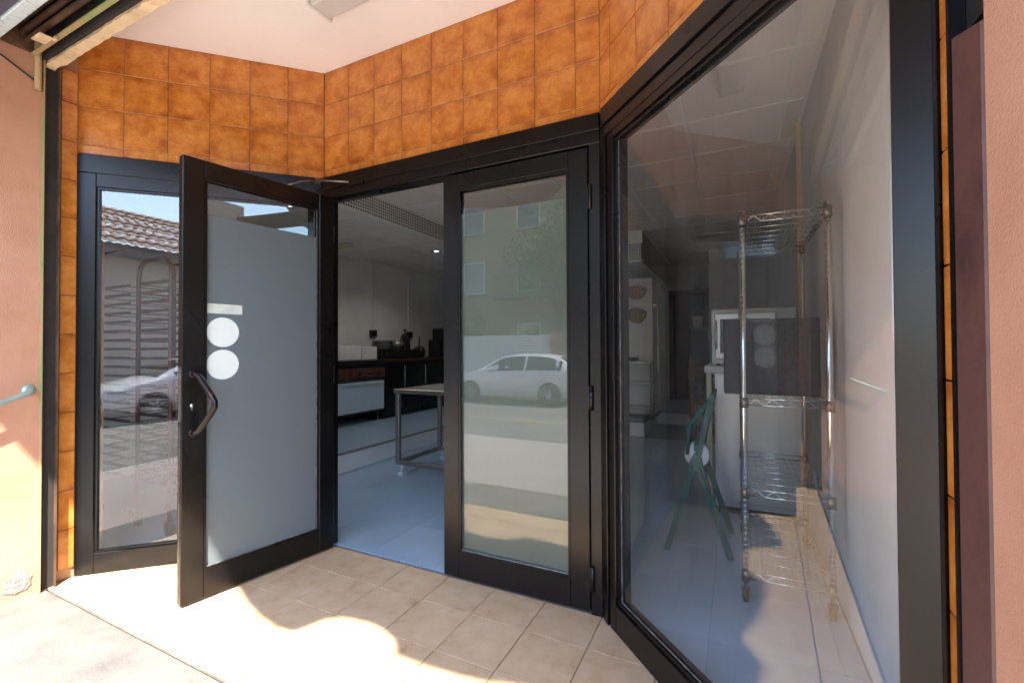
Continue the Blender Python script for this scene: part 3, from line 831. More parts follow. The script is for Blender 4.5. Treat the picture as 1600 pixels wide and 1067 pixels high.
MB().box((0, -0.006, -0.012), (7.0, 0.03, 0.0)).build('trim', 'tbar', bh)
bh2 = thing('ceiling_bulkhead', 'short perforated bulkhead strip above the tall white fridge', 'bulkhead', (-1.06, 4.19, KZ - 0.2))
MB().box((0.0, 0.018, 0.0), (2.2, 0.03, 0.42)).build('backing', 'darkcavity', bh2)
obj('perforated_plate', perf_plate('perforated_plate', 2.2, 0.228, 0.0326, 0.0128), 'white', bh2)
MB().box((0.0, -0.004, 0.228), (2.2, 0.017, 0.42)).build('fascia', 'panel', bh2)
MB().box((0, -0.008, -0.012), (2.2, 0.03, 0.0)).build('trim', 'tbar', bh2)
# round downlight
def emit(name, col, st_):
    m, n, l = new_mat(name)
    b = n['Principled BSDF']; b.inputs['Base Color'].default_value = (0.8, 0.8, 0.8, 1)
    b.inputs['Emission Color'].default_value = (*col, 1); b.inputs['Emission Strength'].default_value = st_
emit('lamp_glow', (1.0, 0.93, 0.82), 3.0)
for k, (x, yy) in enumerate(((-1.53, 0.94), (-1.50, 3.24))):
    dl = thing('downlight', ('small round lit spot in the kitchen ceiling, nearest the doors', 'small round lit spot in the kitchen ceiling, above the worktop end')[k], 'light', (x, yy, KZ + 0.002), 0, 'lit kitchen spots')
    MB().lathe([(0.085, -0.004), (0.085, -0.012), (0.060, -0.014), (0.050, -0.004)], (0, 0, 0), 24).build('ring', 'aluminium', dl)
    MB().lathe([(0.0, -0.010), (0.022, -0.010), (0.026, -0.004)], (0, 0, 0), 16).build('bulb', 'lamp_glow', dl)
    pl_ = bpy.data.lights.new('spot_lamp', 'SPOT'); pl_.energy = 3.0; pl_.spot_size = R(150); pl_.spot_blend = 0.6; pl_.color = (1.0, 0.94, 0.86); pl_.shadow_soft_size = 0.03
    po = bpy.data.objects.new('spot_lamp', pl_); COL.objects.link(po); po.parent = dl; po.location = (0, 0, -0.02)
# emergency light on the kitchen ceiling (yellowed)
el = thing('emergency_light', 'yellowed emergency light under the kitchen ceiling', 'light', (-2.35, 2.35, KZ))
MB().box((-0.16, -0.05, -0.035), (0.16, 0.05, -0.004)).build('housing', 'cream', el, bevel=0.006)
MB().box((-0.15, -0.045, -0.045), (0.15, 0.045, -0.0352)).build('cover', 'cream', el, bevel=0.004)

# ------------------------------------------------------------------ kitchen along the left wall
PZ = 0.180
st = thing('kitchen_range', 'dark kitchen range with pale blue oven door on the raised floor', 'range', (-2.2, 2.0, PZ))
MB().box((-0.66, 0, 0.13), (0.0, 0.98, 0.78)).build('body', 'black', st, bevel=0.004)
MB().box((-0.68, -0.005, 0.78), (0.02, 0.985, 0.835)).build('hob', 'black', st, bevel=0.004)
MB().box((0.001, 0.01, 0.60), (0.012, 0.97, 0.73)).build('control_panel', 'controlpanel', st)
for k in range(5):
    MB().lathe([(0.022, 0.0), (0.018, 0.024), (0.0, 0.024)], (0.012, 0.16 + 0.17 * k, 0.665), 14, 'X').build('knob', 'black', st)
dr = MB().box((0.001, 0.03, 0.16), (0.022, 0.94, 0.55)).build('oven_door', 'paleblue', st, bevel=0.003)
MB().tube([(0.03, 0.10, 0.575), (0.05, 0.12, 0.575), (0.05, 0.85, 0.575), (0.03, 0.87, 0.575)], 0.008, 8).build('door_handle', 'black', st)
for yy in (0.06, 0.90):
    for xx in (-0.6, -0.06): MB().lathe([(0.022, 0.0), (0.016, 0.01), (0.016, 0.13)], (xx, yy, 0), 10).build('foot', 'dullmetal', st)
for k, (ya, yb) in enumerate(((2.99, 3.40), (3.41, 3.90), (3.91, 4.40), (4.41, 5.0))):
    cb = thing('base_cabinet', ('black base cabinet next to the kitchen range', 'black base cabinet, second from the kitchen range', 'black base cabinet, third from the kitchen range', 'black base cabinet, farthest from the kitchen range')[k], 'cabinet', (-2.2, ya, PZ), 0, 'black kitchen base cabinets')
    MB().box((-0.66, 0.0, 0.10), (0.0, yb - ya, 0.80)).build('carcass', 'black', cb)
    MB().box((0.001, 0.006, 0.12), (0.018, yb - ya - 0.006, 0.79)).build('cabinet_door', 'blackgloss', cb, bevel=0.002)
    MB().tube([(0.018, yb - ya - 0.035, 0.42), (0.040, yb - ya - 0.035, 0.44), (0.040, yb - ya - 0.035, 0.72), (0.018, yb - ya - 0.035, 0.74)], 0.006, 8).build('handle', 'chrome', cb)
    MB().box((-0.60, 0.01, 0.0), (-0.06, yb - ya - 0.01, 0.10)).build('plinth', 'black', cb)
wt = MB().box((0, 0, 0), (0.70, 2.03, 0.036)).build('worktop', 'darkwood', None, bevel=0.003, loc=(-2.88, 2.988, PZ + 0.802))
tag(wt, 'dark brown worktop lying on the black base cabinets', 'worktop')
TZ = PZ + 0.838; HZ = PZ + 0.835
wb = thing('white_box', 'pair of white plastic boxes on the kitchen range', 'box', (-2.62, 2.30, HZ))
MB().box((0, 0, 0), (0.30, 0.36, 0.19)).build('box', 'white', wb, bevel=0.008)
MB().box((0.005, 0.38, 0), (0.30, 0.66, 0.185)).build('box', 'white', wb, bevel=0.008)
bk = thing('black_crate', 'low black crate on the worktop under the pots', 'crate', (-2.66, 3.06, TZ))
MB().box((0, 0, 0), (0.34, 0.90, 0.14)).build('body', 'blackgloss', bk, bevel=0.006)
MB().box((0.341, 0.05, 0.02), (0.345, 0.85, 0.11)).build('label_panel', 'black', bk)
p1 = thing('steel_pot', 'wide steel pot on the black crate', 'pot', (-2.50, 3.26, TZ + 0.141))
MB().lathe([(0.0, 0.0), (0.145, 0.0), (0.155, 0.02), (0.157, 0.125), (0.163, 0.13), (0.150, 0.13), (0.148, 0.02), (0.0, 0.012)], (0, 0, 0), 28).build('bowl', 'steel', p1)
MB().tube([(0.10, 0.125, 0.10), (0.12, 0.165, 0.10), (0.06, 0.185, 0.10), (0.04, 0.155, 0.10)], 0.006, 6).build('handle', 'steel', p1)
p2 = thing('steel_bowl', 'pale rounded bowl on the black crate beside the pot', 'bowl', (-2.50, 3.55, TZ + 0.141))
MB().lathe([(0.0, 0.0), (0.06, 0.0), (0.10, 0.03), (0.122, 0.075), (0.126, 0.115), (0.120, 0.115), (0.10, 0.045), (0.0, 0.012)], (0, 0, 0), 28).build('bowl', 'aluminium', p2)
MB().lathe([(0.126, 0.112), (0.131, 0.115), (0.126, 0.119)], (0, 0, 0), 28).build('rim', 'steel', p2)
p3 = thing('coffee_pot', 'tall dark coffee pot with knobbed lid on the worktop', 'pot', (-2.52, 3.80, TZ + 0.141))
MB().lathe([(0.0, 0.0), (0.085, 0.0), (0.09, 0.02), (0.075, 0.17), (0.055, 0.21)], (0, 0, 0), 20).build('body', 'blackgloss', p3)
MB().lathe([(0.057, 0.21), (0.05, 0.235), (0.012, 0.25), (0.010, 0.29), (0.030, 0.305), (0.030, 0.318), (0.0, 0.322)], (0, 0, 0), 20).build('lid', 'black', p3)
MB().tube([(0.03, -0.075, 0.17), (0.04, -0.12, 0.16), (0.04, -0.125, 0.08), (0.03, -0.085, 0.05)], 0.008, 8).build('handle', 'dullmetal', p3)
p4 = thing('saucepan', 'dark saucepan tipped over at the end of the black crate', 'pan', (-2.45, 4.02, TZ + 0.09))
MB().lathe([(0.0, 0.0), (0.09, 0.0), (0.10, 0.10), (0.096, 0.10), (0.085, 0.008), (0.0, 0.006)], (0, 0, 0), 22, 'Y').build('pan', 'black', p4)
MB().tube([(0.0, 0.05, 0.09), (0.0, 0.06, 0.20), (0.0, 0.05, 0.26)], 0.012, 8).build('handle', 'black', p4)
p5 = thing('toaster', 'dark tall box standing at the far end of the worktop', 'appliance', (-2.6, 4.52, TZ))
MB().box((0, 0, 0), (0.24, 0.12, 0.30)).box((0.0, 0.1201, 0.0), (0.22, 0.26, 0.50)).build('housing', 'black', p5, bevel=0.008)
MB().box((0.2405, 0.02, 0.05), (0.244, 0.10, 0.25)).build('front_panel', 'blackgloss', p5)
for k, yy in enumerate((3.47, 4.35)):
    cdt = thing('cable_conduit', ('white cable conduit on the kitchen wall, left one with the black socket', 'white cable conduit on the kitchen wall behind the coffee pot')[k], 'conduit', (-2.9, yy, 1.40))
    MB().box((0.001, -0.011, 0.06), (0.017, 0.011, KZ - 1.40)).build('duct', 'conduit', cdt)
    MB().box((0.001, -0.065, -0.045), (0.05, 0.065, 0.06)).build('socket', 'black', cdt, bevel=0.005)

tbk = thing('steel_table', 'stainless steel work table seen through the open door', 'table', (-0.62, 1.34, 0))
TW, TD = 1.25, 0.72
MB().box((0, 0, 0.755), (TW, TD, 0.795)).build('table_top', 'steel', tbk, bevel=0.003)
for xx in (0.01, TW - 0.05):
    for yy in (0.01, TD - 0.05):
        lg = MB().box((xx, yy, 0.095), (xx + 0.04, yy + 0.04, 0.755)).build('leg', 'steel', tbk, bevel=0.003)
        MB().cyl((xx + 0.06, yy + 0.02, 0.03), (xx + 0.06, yy + 0.02, 0.10), 0.013, 10).box((xx + 0.035, yy - 0.005, 0.001), (xx + 0.085, yy + 0.045, 0.03)).build('foot', 'paleblue', lg)
for (a_, b_) in (((0.05, 0.012, 0.095), (TW - 0.05, 0.048, 0.135)), ((0.05, TD - 0.048, 0.095), (TW - 0.05, TD - 0.012, 0.135)), ((0.012, 0.05, 0.095), (0.048, TD - 0.05, 0.135)), ((TW - 0.048, 0.05, 0.095), (TW - 0.012, TD - 0.05, 0.135))):
    MB().box(a_, b_).build('stretcher', 'steel', tbk, bevel=0.002)
cw = [(0.02 + 0.09 * math.cos(a_), 1.62 + 0.09 * math.sin(a_) + 0.02 * math.sin(2 * a_), 0.009) for a_ in [k * 0.35 for k in range(15)]]
tag(MB().tube([(p[0] - 0.02, p[1] - 1.62, p[2]) for p in cw] + [(0.25, 0.3, 0.009), (0.5, 0.5, 0.009)], 0.006, 6).build('cable', 'rubber', None, loc=(0.02, 1.62, 0.0)), 'loop of black cable on the blue floor under the steel table', 'cable')

# tray trolleys behind the side window
def trolley(label, x0, x1, top, rounded):
    t = thing('tray_trolley', label, 'trolley', (x0, -0.35, 0), 0, 'tray trolleys behind the side window')
    w, d = x1 - x0, 0.48
    for yy in (0.0, d):
        if rounded:
            pts = [(0, yy, 0.10), (0, yy, top - 0.12), (0.02, yy, top - 0.05), (0.06, yy, top - 0.012), (0.11, yy, top), (w - 0.08, yy, top), (w - 0.03, yy, top - 0.02), (w, yy, top - 0.07), (w, yy, 0.10)]
        else:
            pts = [(0, yy, 0.10), (0, yy, top), (w, yy, top), (w, yy, 0.10)]
        MB().tube(pts, 0.014, 8).build('frame', 'trolley', t)
    n = 22
    for k in range(n):
        z = 0.30 + k * 0.062
        if z > top - 0.06: break
        rn = MB()
        for yy in (0.012, d - 0.012): rn.box((0.0, yy - 0.006, z), (w, yy + 0.006, z + 0.018))
        for xx in (0.012, w - 0.012): rn.box((xx - 0.010, 0.02, z - 0.001), (xx + 0.010, d - 0.02, z + 0.004))
        rn.build('runner', 'trolley', t)
    for xx in (0.0, w):
        for yy in (0.0, d):
            MB().lathe([(0.045, -0.012), (0.05, -0.006), (0.05, 0.006), (0.045, 0.012)], (xx, yy, 0.0505), 14, 'Y').box((xx - 0.008, yy - 0.016, 0.05), (xx + 0.008, yy + 0.016, 0.105)).build('caster', 'rubber', t)
    return t
trolley('brown tray trolley with square top behind the narrow side window', -1.86, -1.48, 1.86, False)
trolley('brown tray trolley with rounded top behind the narrow side window', -1.34, -0.955, 1.76, True)
pnl = thing('radiator', 'white slatted radiator standing low behind the tray trolleys', 'radiator', (-2.05, 0.22, 0))
MB().box((0, 0, 0.0), (0.75, 0.03, 0.82)).build('board', 'white', pnl)
for k in range(7): MB().box((0.05 + 0.1 * k, -0.012, 0.1), (0.09 + 0.1 * k, -0.0005, 0.80)).build('slat', 'white', pnl)

# ------------------------------------------------------------------ right side of the shop
RX0, RX1, RY0, RY1 = 2.270, 2.600, 0.39, 1.22
wr = thing('wire_rack', 'tall chrome wire shelving rack on casters behind the display window', 'rack', (RX0, RY0, 0))
rw_, rd_ = RX1 - RX0, RY1 - RY0
for xx in (0.0, rw_):
    for yy in (0.0, rd_):
        ps = MB().tube([(xx, yy, 0.115), (xx, yy, 1.80)], 0.0128, 12)
        for k in range(64):
            z = 0.14 + k * 0.0254
            ps.lathe([(0.0128, z), (0.0134, z + 0.002), (0.0134, z + 0.004), (0.0128, z + 0.006)], (xx, yy, 0), 8)
        ps.build('post', 'chrome', wr)
        cs = MB().lathe([(0.0, -0.012), (0.020, -0.012), (0.028, -0.009), (0.030, 0.0), (0.028, 0.009), (0.020, 0.012), (0.0, 0.012)], (xx, yy + 0.012, 0.0305), 18, 'X').build('caster', 'rubber', wr)
        MB().tube([(xx, yy, 0.066), (xx, yy, 0.115)], 0.008, 8).box((xx - 0.018, yy - 0.004, 0.028), (xx - 0.0145, yy + 0.02, 0.07)).box((xx + 0.0145, yy - 0.004, 0.028), (xx + 0.018, yy + 0.02, 0.07)).box((xx - 0.018, yy - 0.010, 0.064), (xx + 0.018, yy + 0.02, 0.068)).build('fork', 'dullmetal', cs)
for z in (0.115, 0.492, 0.905, 1.745):
    s_ = MB()
    for zz in (z, z + 0.030):
        for a_, b_ in (((0.012, 0, zz), (rw_ - 0.012, 0, zz)), ((0.012, rd_, zz), (rw_ - 0.012, rd_, zz)), ((0, 0.012, zz), (0, rd_ - 0.012, zz)), ((rw_, 0.012, zz), (rw_, rd_ - 0.012, zz))):
            s_.tube([a_, b_], 0.0028, 6)
    def zig(p, q, n):
        pts = []
        for k in range(n + 1):
            f_ = k / n
            pts.append((p[0] + (q[0] - p[0]) * f_, p[1] + (q[1] - p[1]) * f_, z + (0.029 if k % 2 else 0.001)))
        s_.tube(pts, 0.0018, 5)
    zig((0.014, 0, 0), (rw_ - 0.014, 0, 0), 9); zig((0.014, rd_, 0), (rw_ - 0.014, rd_, 0), 9)
    zig((0, 0.014, 0), (0, rd_ - 0.014, 0), 20); zig((rw_, 0.014, 0), (rw_, rd_ - 0.014, 0), 20)
    for k in range(1, 11): s_.tube([(rw_ * k / 11, 0, z + 0.032), (rw_ * k / 11, rd_, z + 0.032)], 0.0014, 5)
    for k in range(1, 7): s_.tube([(0, rd_ * k / 7, z + 0.029), (rw_, rd_ * k / 7, z + 0.029)], 0.0022, 5)
    so_ = s_.build('wire_shelf', 'chrome', wr)
    for xx in (0.0, rw_):
        for yy in (0.0, rd_):
            MB().lathe([(0.0136, z - 0.012), (0.0185, z - 0.012), (0.0165, z + 0.034), (0.0136, z + 0.034)], (xx, yy, 0), 12).build('collar', 'dullmetal', so_)
db = thing('dark_box', 'charcoal grey box sitting on the middle shelf of the wire rack', 'box', (2.185, 0.50, 0.943))
MB().box((0, 0, 0), (0.40, 0.42, 0.362)).build('box', 'charcoal', db, bevel=0.010, seg=2)
MB().box((-0.003, -0.003, 0.30), (0.403, 0.423, 0.306)).build('lid_seam', 'charcoal', db)
# green folding chair
gc = thing('folding_chair', 'dark green folding chair standing folded beside the wire rack', 'chair', (2.03, 0.82, 0))
def strut(nm, p, q, w, t_, m='greenplastic'):
    p = Vector(p); q = Vector(q); d_ = (q - p); L_ = d_.length; d_.normalize()
    y_ = Vector((0, 1, 0)); x_ = d_.cross(y_).normalized(); y2 = x_.cross(d_)
    mt = Matrix(((x_.x, y2.x, d_.x, p.x), (x_.y, y2.y, d_.y, p.y), (x_.z, y2.z, d_.z, p.z), (0, 0, 0, 1)))
    b_ = MB().box((-w / 2, -t_ / 2, 0), (w / 2, t_ / 2, L_), mt)
    # a raised rib along the middle
    b_.box((-w / 5, -t_ / 2 - 0.006, L_ * 0.04), (w / 5, t_ / 2 + 0.006, L_ * 0.96), mt)
    return b_.build(nm, m, gc, bevel=0.003)
for yy in (0.0, 0.40):
    strut('leg', (-0.162, yy, 0.0), (-0.008, yy, 0.52), 0.034, 0.018)
    strut('leg', (0.176, yy, 0.0), (0.008, yy, 0.52), 0.034, 0.018)
    strut('back_post', (0.0, yy + 0.001, 0.50), (0.088, yy + 0.001, 0.905), 0.030, 0.017)
    MB().prism([(-0.045, yy - 0.013, 0.475), (0.045, yy - 0.013, 0.475), (0.028, yy - 0.013, 0.545), (0.0, yy - 0.013, 0.575), (-0.022, yy - 0.013, 0.545)], (0, 0.026, 0)).build('hinge_plate', 'greenplastic', gc, bevel=0.003)
    MB().tube([(-0.046, yy, 0.56), (-0.040, yy, 0.64), (-0.033, yy, 0.715), (-0.022, yy, 0.745), (0.055, yy, 0.835), (0.075, yy, 0.872)], 0.010, 8).build('arm_rest', 'greenplastic', gc)
for k in range(4):
    z = 0.66 + 0.07 * k; x = (z - 0.50) / 0.405 * 0.088
    MB().box((x - 0.006, 0.012, z - 0.02), (x + 0.006, 0.39, z + 0.02)).build('back_slat', 'greenplastic', gc, bevel=0.003)
MB().box((-0.012, 0.014, 0.575), (0.012, 0.388, 0.62)).box((-0.052, 0.014, 0.60), (-0.034, 0.388, 0.72)).build('seat', 'greenplastic', gc, bevel=0.003)
MB().tube([(-0.12, 0.010, 0.14), (-0.12, 0.39, 0.14)], 0.008, 8).build('crossbar', 'greenplastic', gc)
pr = thing('paper_roll', 'white paper roll hanging behind the hinge of the green folding chair', 'roll', (2.032, 0.852, 0.551))
MB().lathe([(0.018, 0.0), (0.066, 0.0), (0.066, 0.11), (0.018, 0.11)], (0, 0, 0), 32, 'Y').build('paper', 'paper', pr)
MB().lathe([(0.016, -0.002), (0.018, -0.002), (0.018, 0.112), (0.016, 0.112)], (0, 0, 0), 20, 'Y').build('core', 'stone', pr)
# steel refrigerator cabinet with oven
cf = thing('steel_cabinet', 'stainless steel cabinet with white top behind the wire rack', 'cabinet', (2.10, 1.58, 0))
MB().box((0, 0, 0.05), (0.54, 0.62, 0.985)).build('body', 'aluminium', cf, bevel=0.004)
MB().box((-0.065, -0.02, 0.987), (0.55, 0.64, 1.037)).build('top', 'white', cf, bevel=0.006)
MB().box((0.012, -0.016, 0.09), (0.528, -0.001, 0.97)).build('cabinet_door', 'aluminium', cf, bevel=0.004)
MB().box((0.02, 0.03, 0.0), (0.52, 0.60, 0.05)).build('plinth', 'black', cf)
MB().box((-0.052, -0.010, 0.10), (-0.018, 0.022, 0.986)).build('support_leg', 'cream', cf, bevel=0.002)
MB().box((-0.052, 0.0, 0.08), (-0.001, 0.02, 0.10)).build('support_foot', 'dullmetal', cf)
ov = thing('countertop_oven', 'steel and white countertop oven standing on the steel cabinet', 'oven', (2.085, 1.60, 1.0375))
MB().box((0, 0, 0.015), (0.52, 0.50, 0.40)).build('body', 'white', ov, bevel=0.006)
MB().box((0.02, -0.020, 0.05), (0.40, -0.001, 0.37)).build('oven_door', 'steel', ov, bevel=0.004)
MB().box((0.055, -0.023, 0.09), (0.365, -0.0205, 0.33)).build('door_window', 'blackgloss', ov)
MB().tube([(0.03, -0.02, 0.12), (0.03, -0.05, 0.13), (0.03, -0.05, 0.31), (0.03, -0.02, 0.32)], 0.007, 8).build('door_handle', 'chrome', ov)
for xx in (0.04, 0.48):
    for yy in (0.05, 0.45): MB().cyl((xx, yy, 0.0), (xx, yy, 0.015), 0.015, 10).build('foot', 'rubber', ov)
vp = MB().box((0, 0, 0), (0.03, 0.03, SZ)).build('wall_duct', 'cream', None, loc=(2.628, 1.72, 0.0)); tag(vp, 'cream cable duct running up the right inner wall', 'duct')
# tall white fridge with food photos
fr = thing('tall_fridge', 'tall white fridge with food photos on its door, back of the shop', 'fridge', (0.60, 4.52, PZ))
MB().box((0, 0, 0.06), (0.625, 0.68, 1.955)).build('body', 'white', fr, bevel=0.006)
MB().box((0.004, -0.05, 0.08), (0.621, -0.002, 1.95)).build('fridge_door', 'white', fr, bevel=0.006)
MB().box((0.01, 0.02, 0.0), (0.615, 0.66, 0.06)).build('plinth', 'black', fr)
MB().tube([(0.66, 0.0, 0.28), (0.685, -0.02, 0.30), (0.685, -0.02, 1.55), (0.66, 0.0, 1.57)], 0.013, 8).box((0.626, -0.01, 0.27), (0.668, 0.01, 0.30)).box((0.626, -0.01, 1.555), (0.668, 0.01, 1.585)).build('pull_bar', 'chrome', fr)
def poster(label, z, m, flip):
    t = thing('food_photo', label, 'poster', (0.60 + 0.44, 4.468, PZ + z))
    s1 = MB().prism([(-0.20, -0.002, -0.14), (0.17, -0.002, -0.17), (0.17, -0.002, 0.13), (-0.15, -0.002, 0.16)], (0, 0.0015, 0)).build('print', 'plate', t)
    q = [(-0.03 + 0.135 * math.cos(a_) * (1 + 0.12 * math.sin(3 * a_)), -0.0032, 0.0 + 0.11 * math.sin(a_) * (1 + 0.1 * math.cos(2 * a_ + flip))) for a_ in [2 * math.pi * k / 26 for k in range(26)]]
    MB().prism(q, (0, 0.001, 0)).build('dish', m, t)
poster('food photo of a plate of sliced meat, upper one on the white fridge', 1.755, 'photored', 0)
poster('darker food photo of trays, lower one on the white fridge', 1.435, 'photodark', 1.5)
# small steel service cart
sc_ = thing('service_cart', 'small steel shelf cart in front of the white fridge', 'cart', (0.83, 4.215, PZ))
for xx in (0.0, 0.40):
    for yy in (0.0, 0.22): MB().tube([(xx, yy, 0.0), (xx, yy, 0.80)], 0.011, 8).build('post', 'steel', sc_)
for z in (0.18, 0.50, 0.78): MB().box((-0.01, -0.01, z), (0.41, 0.23, z + 0.02)).build('shelf', 'steel', sc_, bevel=0.003)
bw = thing('small_bowl', 'small dark bowl on top of the steel shelf cart', 'bowl', (0.98, 4.32, PZ + 0.801))
MB().lathe([(0.0, 0.0), (0.04, 0.0), (0.075, 0.03), (0.08, 0.055), (0.074, 0.055), (0.06, 0.02), (0.0, 0.01)], (0, 0, 0), 18).build('bowl', 'black', bw)
MB().lathe([(0.0, 0.02), (0.02, 0.025), (0.022, 0.05), (0.0, 0.062)], (0, 0, 0), 10).build('contents', 'white', bw)
# wooden chair with turned posts
wc = thing('wooden_chair', 'orange brown wooden chair with turned posts far back in the shop', 'chair', (1.74, 4.10, 0))
turn = [(0.020, 0.0), (0.024, 0.10), (0.032, 0.22), (0.022, 0.26), (0.030, 0.30), (0.028, 0.50), (0.020, 0.56), (0.034, 0.62), (0.024, 0.66), (0.036, 0.70), (0.024, 0.74), (0.042, 0.78), (0.045, 0.88), (0.040, 0.90), (0.022, 0.93), (0.036, 0.96), (0.030, 1.01), (0.018, 1.04), (0.026, 1.06), (0.0, 1.08)]
for xx in (0.0, 0.42): MB().lathe(turn, (xx, 0.0, 0), 14).build('back_post', 'wood', wc)
for xx in (0.0, 0.42): MB().lathe(turn[:6], (xx, 0.42, 0), 12).build('leg', 'wood', wc)
MB().box((-0.02, -0.02, 0.46), (0.44, 0.45, 0.50)).build('seat', 'caneseat', wc, bevel=0.008)
for z in (0.60, 0.80, 0.88): MB().box((0.02, -0.014, z), (0.40, 0.014, z + 0.035)).build('back_rail', 'darkwood', wc, bevel=0.003)
for k in range(6): MB().lathe([(0.008, 0.636), (0.014, 0.70), (0.008, 0.799)], (0.06 + 0.06 * k, 0, 0), 8).build('spindle', 'darkwood', wc)
br = thing('broom', 'green handled broom leaning by the dark doorway', 'broom', (1.93, 4.62, 0.0))
MB().tube([(0.0, 0.0, 0.16), (0.03, 0.10, 1.55)], 0.011, 8).build('stick', 'broomgreen', br)
MB().box((-0.14, -0.03, 0.09), (0.14, 0.03, 0.16)).build('head', 'greenplastic', br, bevel=0.008)
MB().prism([(-0.15, -0.035, 0.0), (0.15, -0.035, 0.0), (0.14, -0.028, 0.089), (-0.14, -0.028, 0.089)], (0, 0.06, 0)).build('bristles', 'charcoal', br)
# back of the shop: dark red door frame with blackened opening, grey partition, bucket on a shelf
bdr = thing('brown_doorway', 'dark red wooden door frame with dark opening at the back', 'doorway', (1.10, IY1, PZ))
MB().box((0.0, -0.06, 0), (0.09, -0.002, 1.98)).build('jamb', 'darkwood', bdr, bevel=0.004)
MB().box((0.62, -0.06, 0), (0.71, -0.002, 1.98)).build('jamb', 'darkwood', bdr, bevel=0.004)
MB().box((0.0, -0.065, 1.98), (0.71, -0.002, 2.07)).build('head', 'darkwood', bdr, bevel=0.004)
MB().box((0.09, -0.02, 0.0), (0.62, -0.003, 1.98)).build('dark_opening', 'black', bdr)  # black sheet stands in for the darkness of the open passage
pt = MB().box((0, 0, 0), (IX1 - 1.87, 0.10, SZ - PZ)).build('partition_wall', 'dirtywhite', None, loc=(1.87, 5.80, PZ)); tag(pt, 'plain grey partition wall behind the countertop oven', 'wall')
shf = thing('wall_shelf', 'small shelf at the end of the grey partition', 'shelf', (1.60, 5.80, 1.44))
MB().box((0, 0, 0), (0.269, 0.24, 0.025)).build('board', 'greenplastic', shf)
MB().prism([(0.255, 0.02, 0), (0.255, 0.20, 0), (0.255, 0.02, -0.16)], (0.012, 0, 0)).build('bracket', 'dullmetal', shf)
bu = thing('bucket', 'grey white bucket standing on the small back shelf', 'bucket', (1.70, 5.91, 1.4655))
MB().lathe([(0.0, 0.0), (0.065, 0.0), (0.082, 0.19), (0.086, 0.20), (0.078, 0.20), (0.062, 0.01), (0.0, 0.008)], (0, 0, 0), 22).build('body', 'dirtywhite', bu)
MB().tube([(-0.083, 0, 0.19), (-0.06, 0.0, 0.28), (0.0, 0.0, 0.32), (0.06, 0.0, 0.28), (0.083, 0, 0.19)], 0.003, 6).build('handle', 'dullmetal', bu)

# ------------------------------------------------------------------ the awning over the shop front
aw = thing('awning', 'cream canvas awning over the shop front, uneven valance', 'awning', (0.9, FY, 3.45))
X0, X1 = -1.9, 3.9
MB().add([(X0, -0.01, 0.0), (X1, -0.01, 0.0), (X1, -0.74, -0.45), (X0, -0.74, -0.45), (X0, -0.01, 0.012), (X1, -0.01, 0.012), (X1, -0.74, -0.438), (X0, -0.74, -0.438)],
         [(0, 1, 2, 3), (7, 6, 5, 4), (0, 4, 5, 1), (2, 6, 7, 3), (1, 5, 6, 2), (3, 7, 4, 0)]).build('canvas', 'awning', aw)
aw.location = (0, FY, 3.45)
edge = [(-0.66, -0.64), (-0.54, -0.56), (-0.36, -0.50), (-0.178, -0.485), (-0.05, -0.52), (0.082, -0.567), (0.20, -0.62), (0.336, -0.659), (0.471, -0.682), (0.585, -0.668), (0.612, -0.60), (0.635, -0.540), (0.694, -0.505), (0.80, -0.492), (0.90, -0.50), (0.985, -0.53), (1.03, -0.565), (1.06, -0.600), (1.20, -0.592), (1.439, -0.565), (1.60, -0.52), (1.75, -0.60), (2.0, -0.55), (2.3, -0.60)]  # wanted shadow edge on the floor; the unseen valance hem is shaped from it
VY = -2.2
vp_ = []
for xf, yf in edge:
    z = (yf - VY) / (1.25 / 2.1)
    vp_.append((xf + z / 2.1, z))
vp_ = [(X0, 2.70), (-1.2, 2.6), (-0.5, 2.72), (0.1, 2.62)] + vp_ + [(X1, 2.7)]
fine = []
for (xa, za), (xb, zb) in zip(vp_[:-1], vp_[1:]):
    if xb <= xa: xb = xa + 0.004
    n_ = max(1, int((xb - xa) / 0.03))
    for k in range(n_): fine.append((xa + (xb - xa) * k / n_, za + (zb - za) * k / n_))
fine.append(vp_[-1])
vl = MB()
vs = []; fs = []
for k, (x, z) in enumerate(fine):
    yw = VY - FY + 0.006 * math.sin(x * 9)
    vs += [(x, yw, z - 3.45), (x, VY - FY, -0.45), (x, VY - FY + 0.006, -0.45), (x, yw + 0.006, z - 3.45)]
for k in range(len(fine) - 1):
    for q in range(4): fs.append((4 * k + q, 4 * k + (q + 1) % 4, 4 * k + 4 + (q + 1) % 4, 4 * k + 4 + q))
vl.add(vs, fs).build('valance', 'awning', aw)
MB().tube([(X0, -0.735, -0.47), (X1, -0.735, -0.47)], 0.02, 10).build('front_bar', 'dullmetal', aw)
for xx in (X0 + 0.3, X1 - 0.3): MB().tube([(xx, -0.01, -0.30), (xx, -0.36, -0.40), (xx, -0.73, -0.48)], 0.014, 8).build('arm', 'dullmetal', aw)

# ------------------------------------------------------------------ the street behind the camera (seen in the glass)
def road_z(yy): return -0.42 + (yy + 7.5) * 0.02162 if yy < -7.5 else -0.40 + (yy + 4.48) * 0.00662


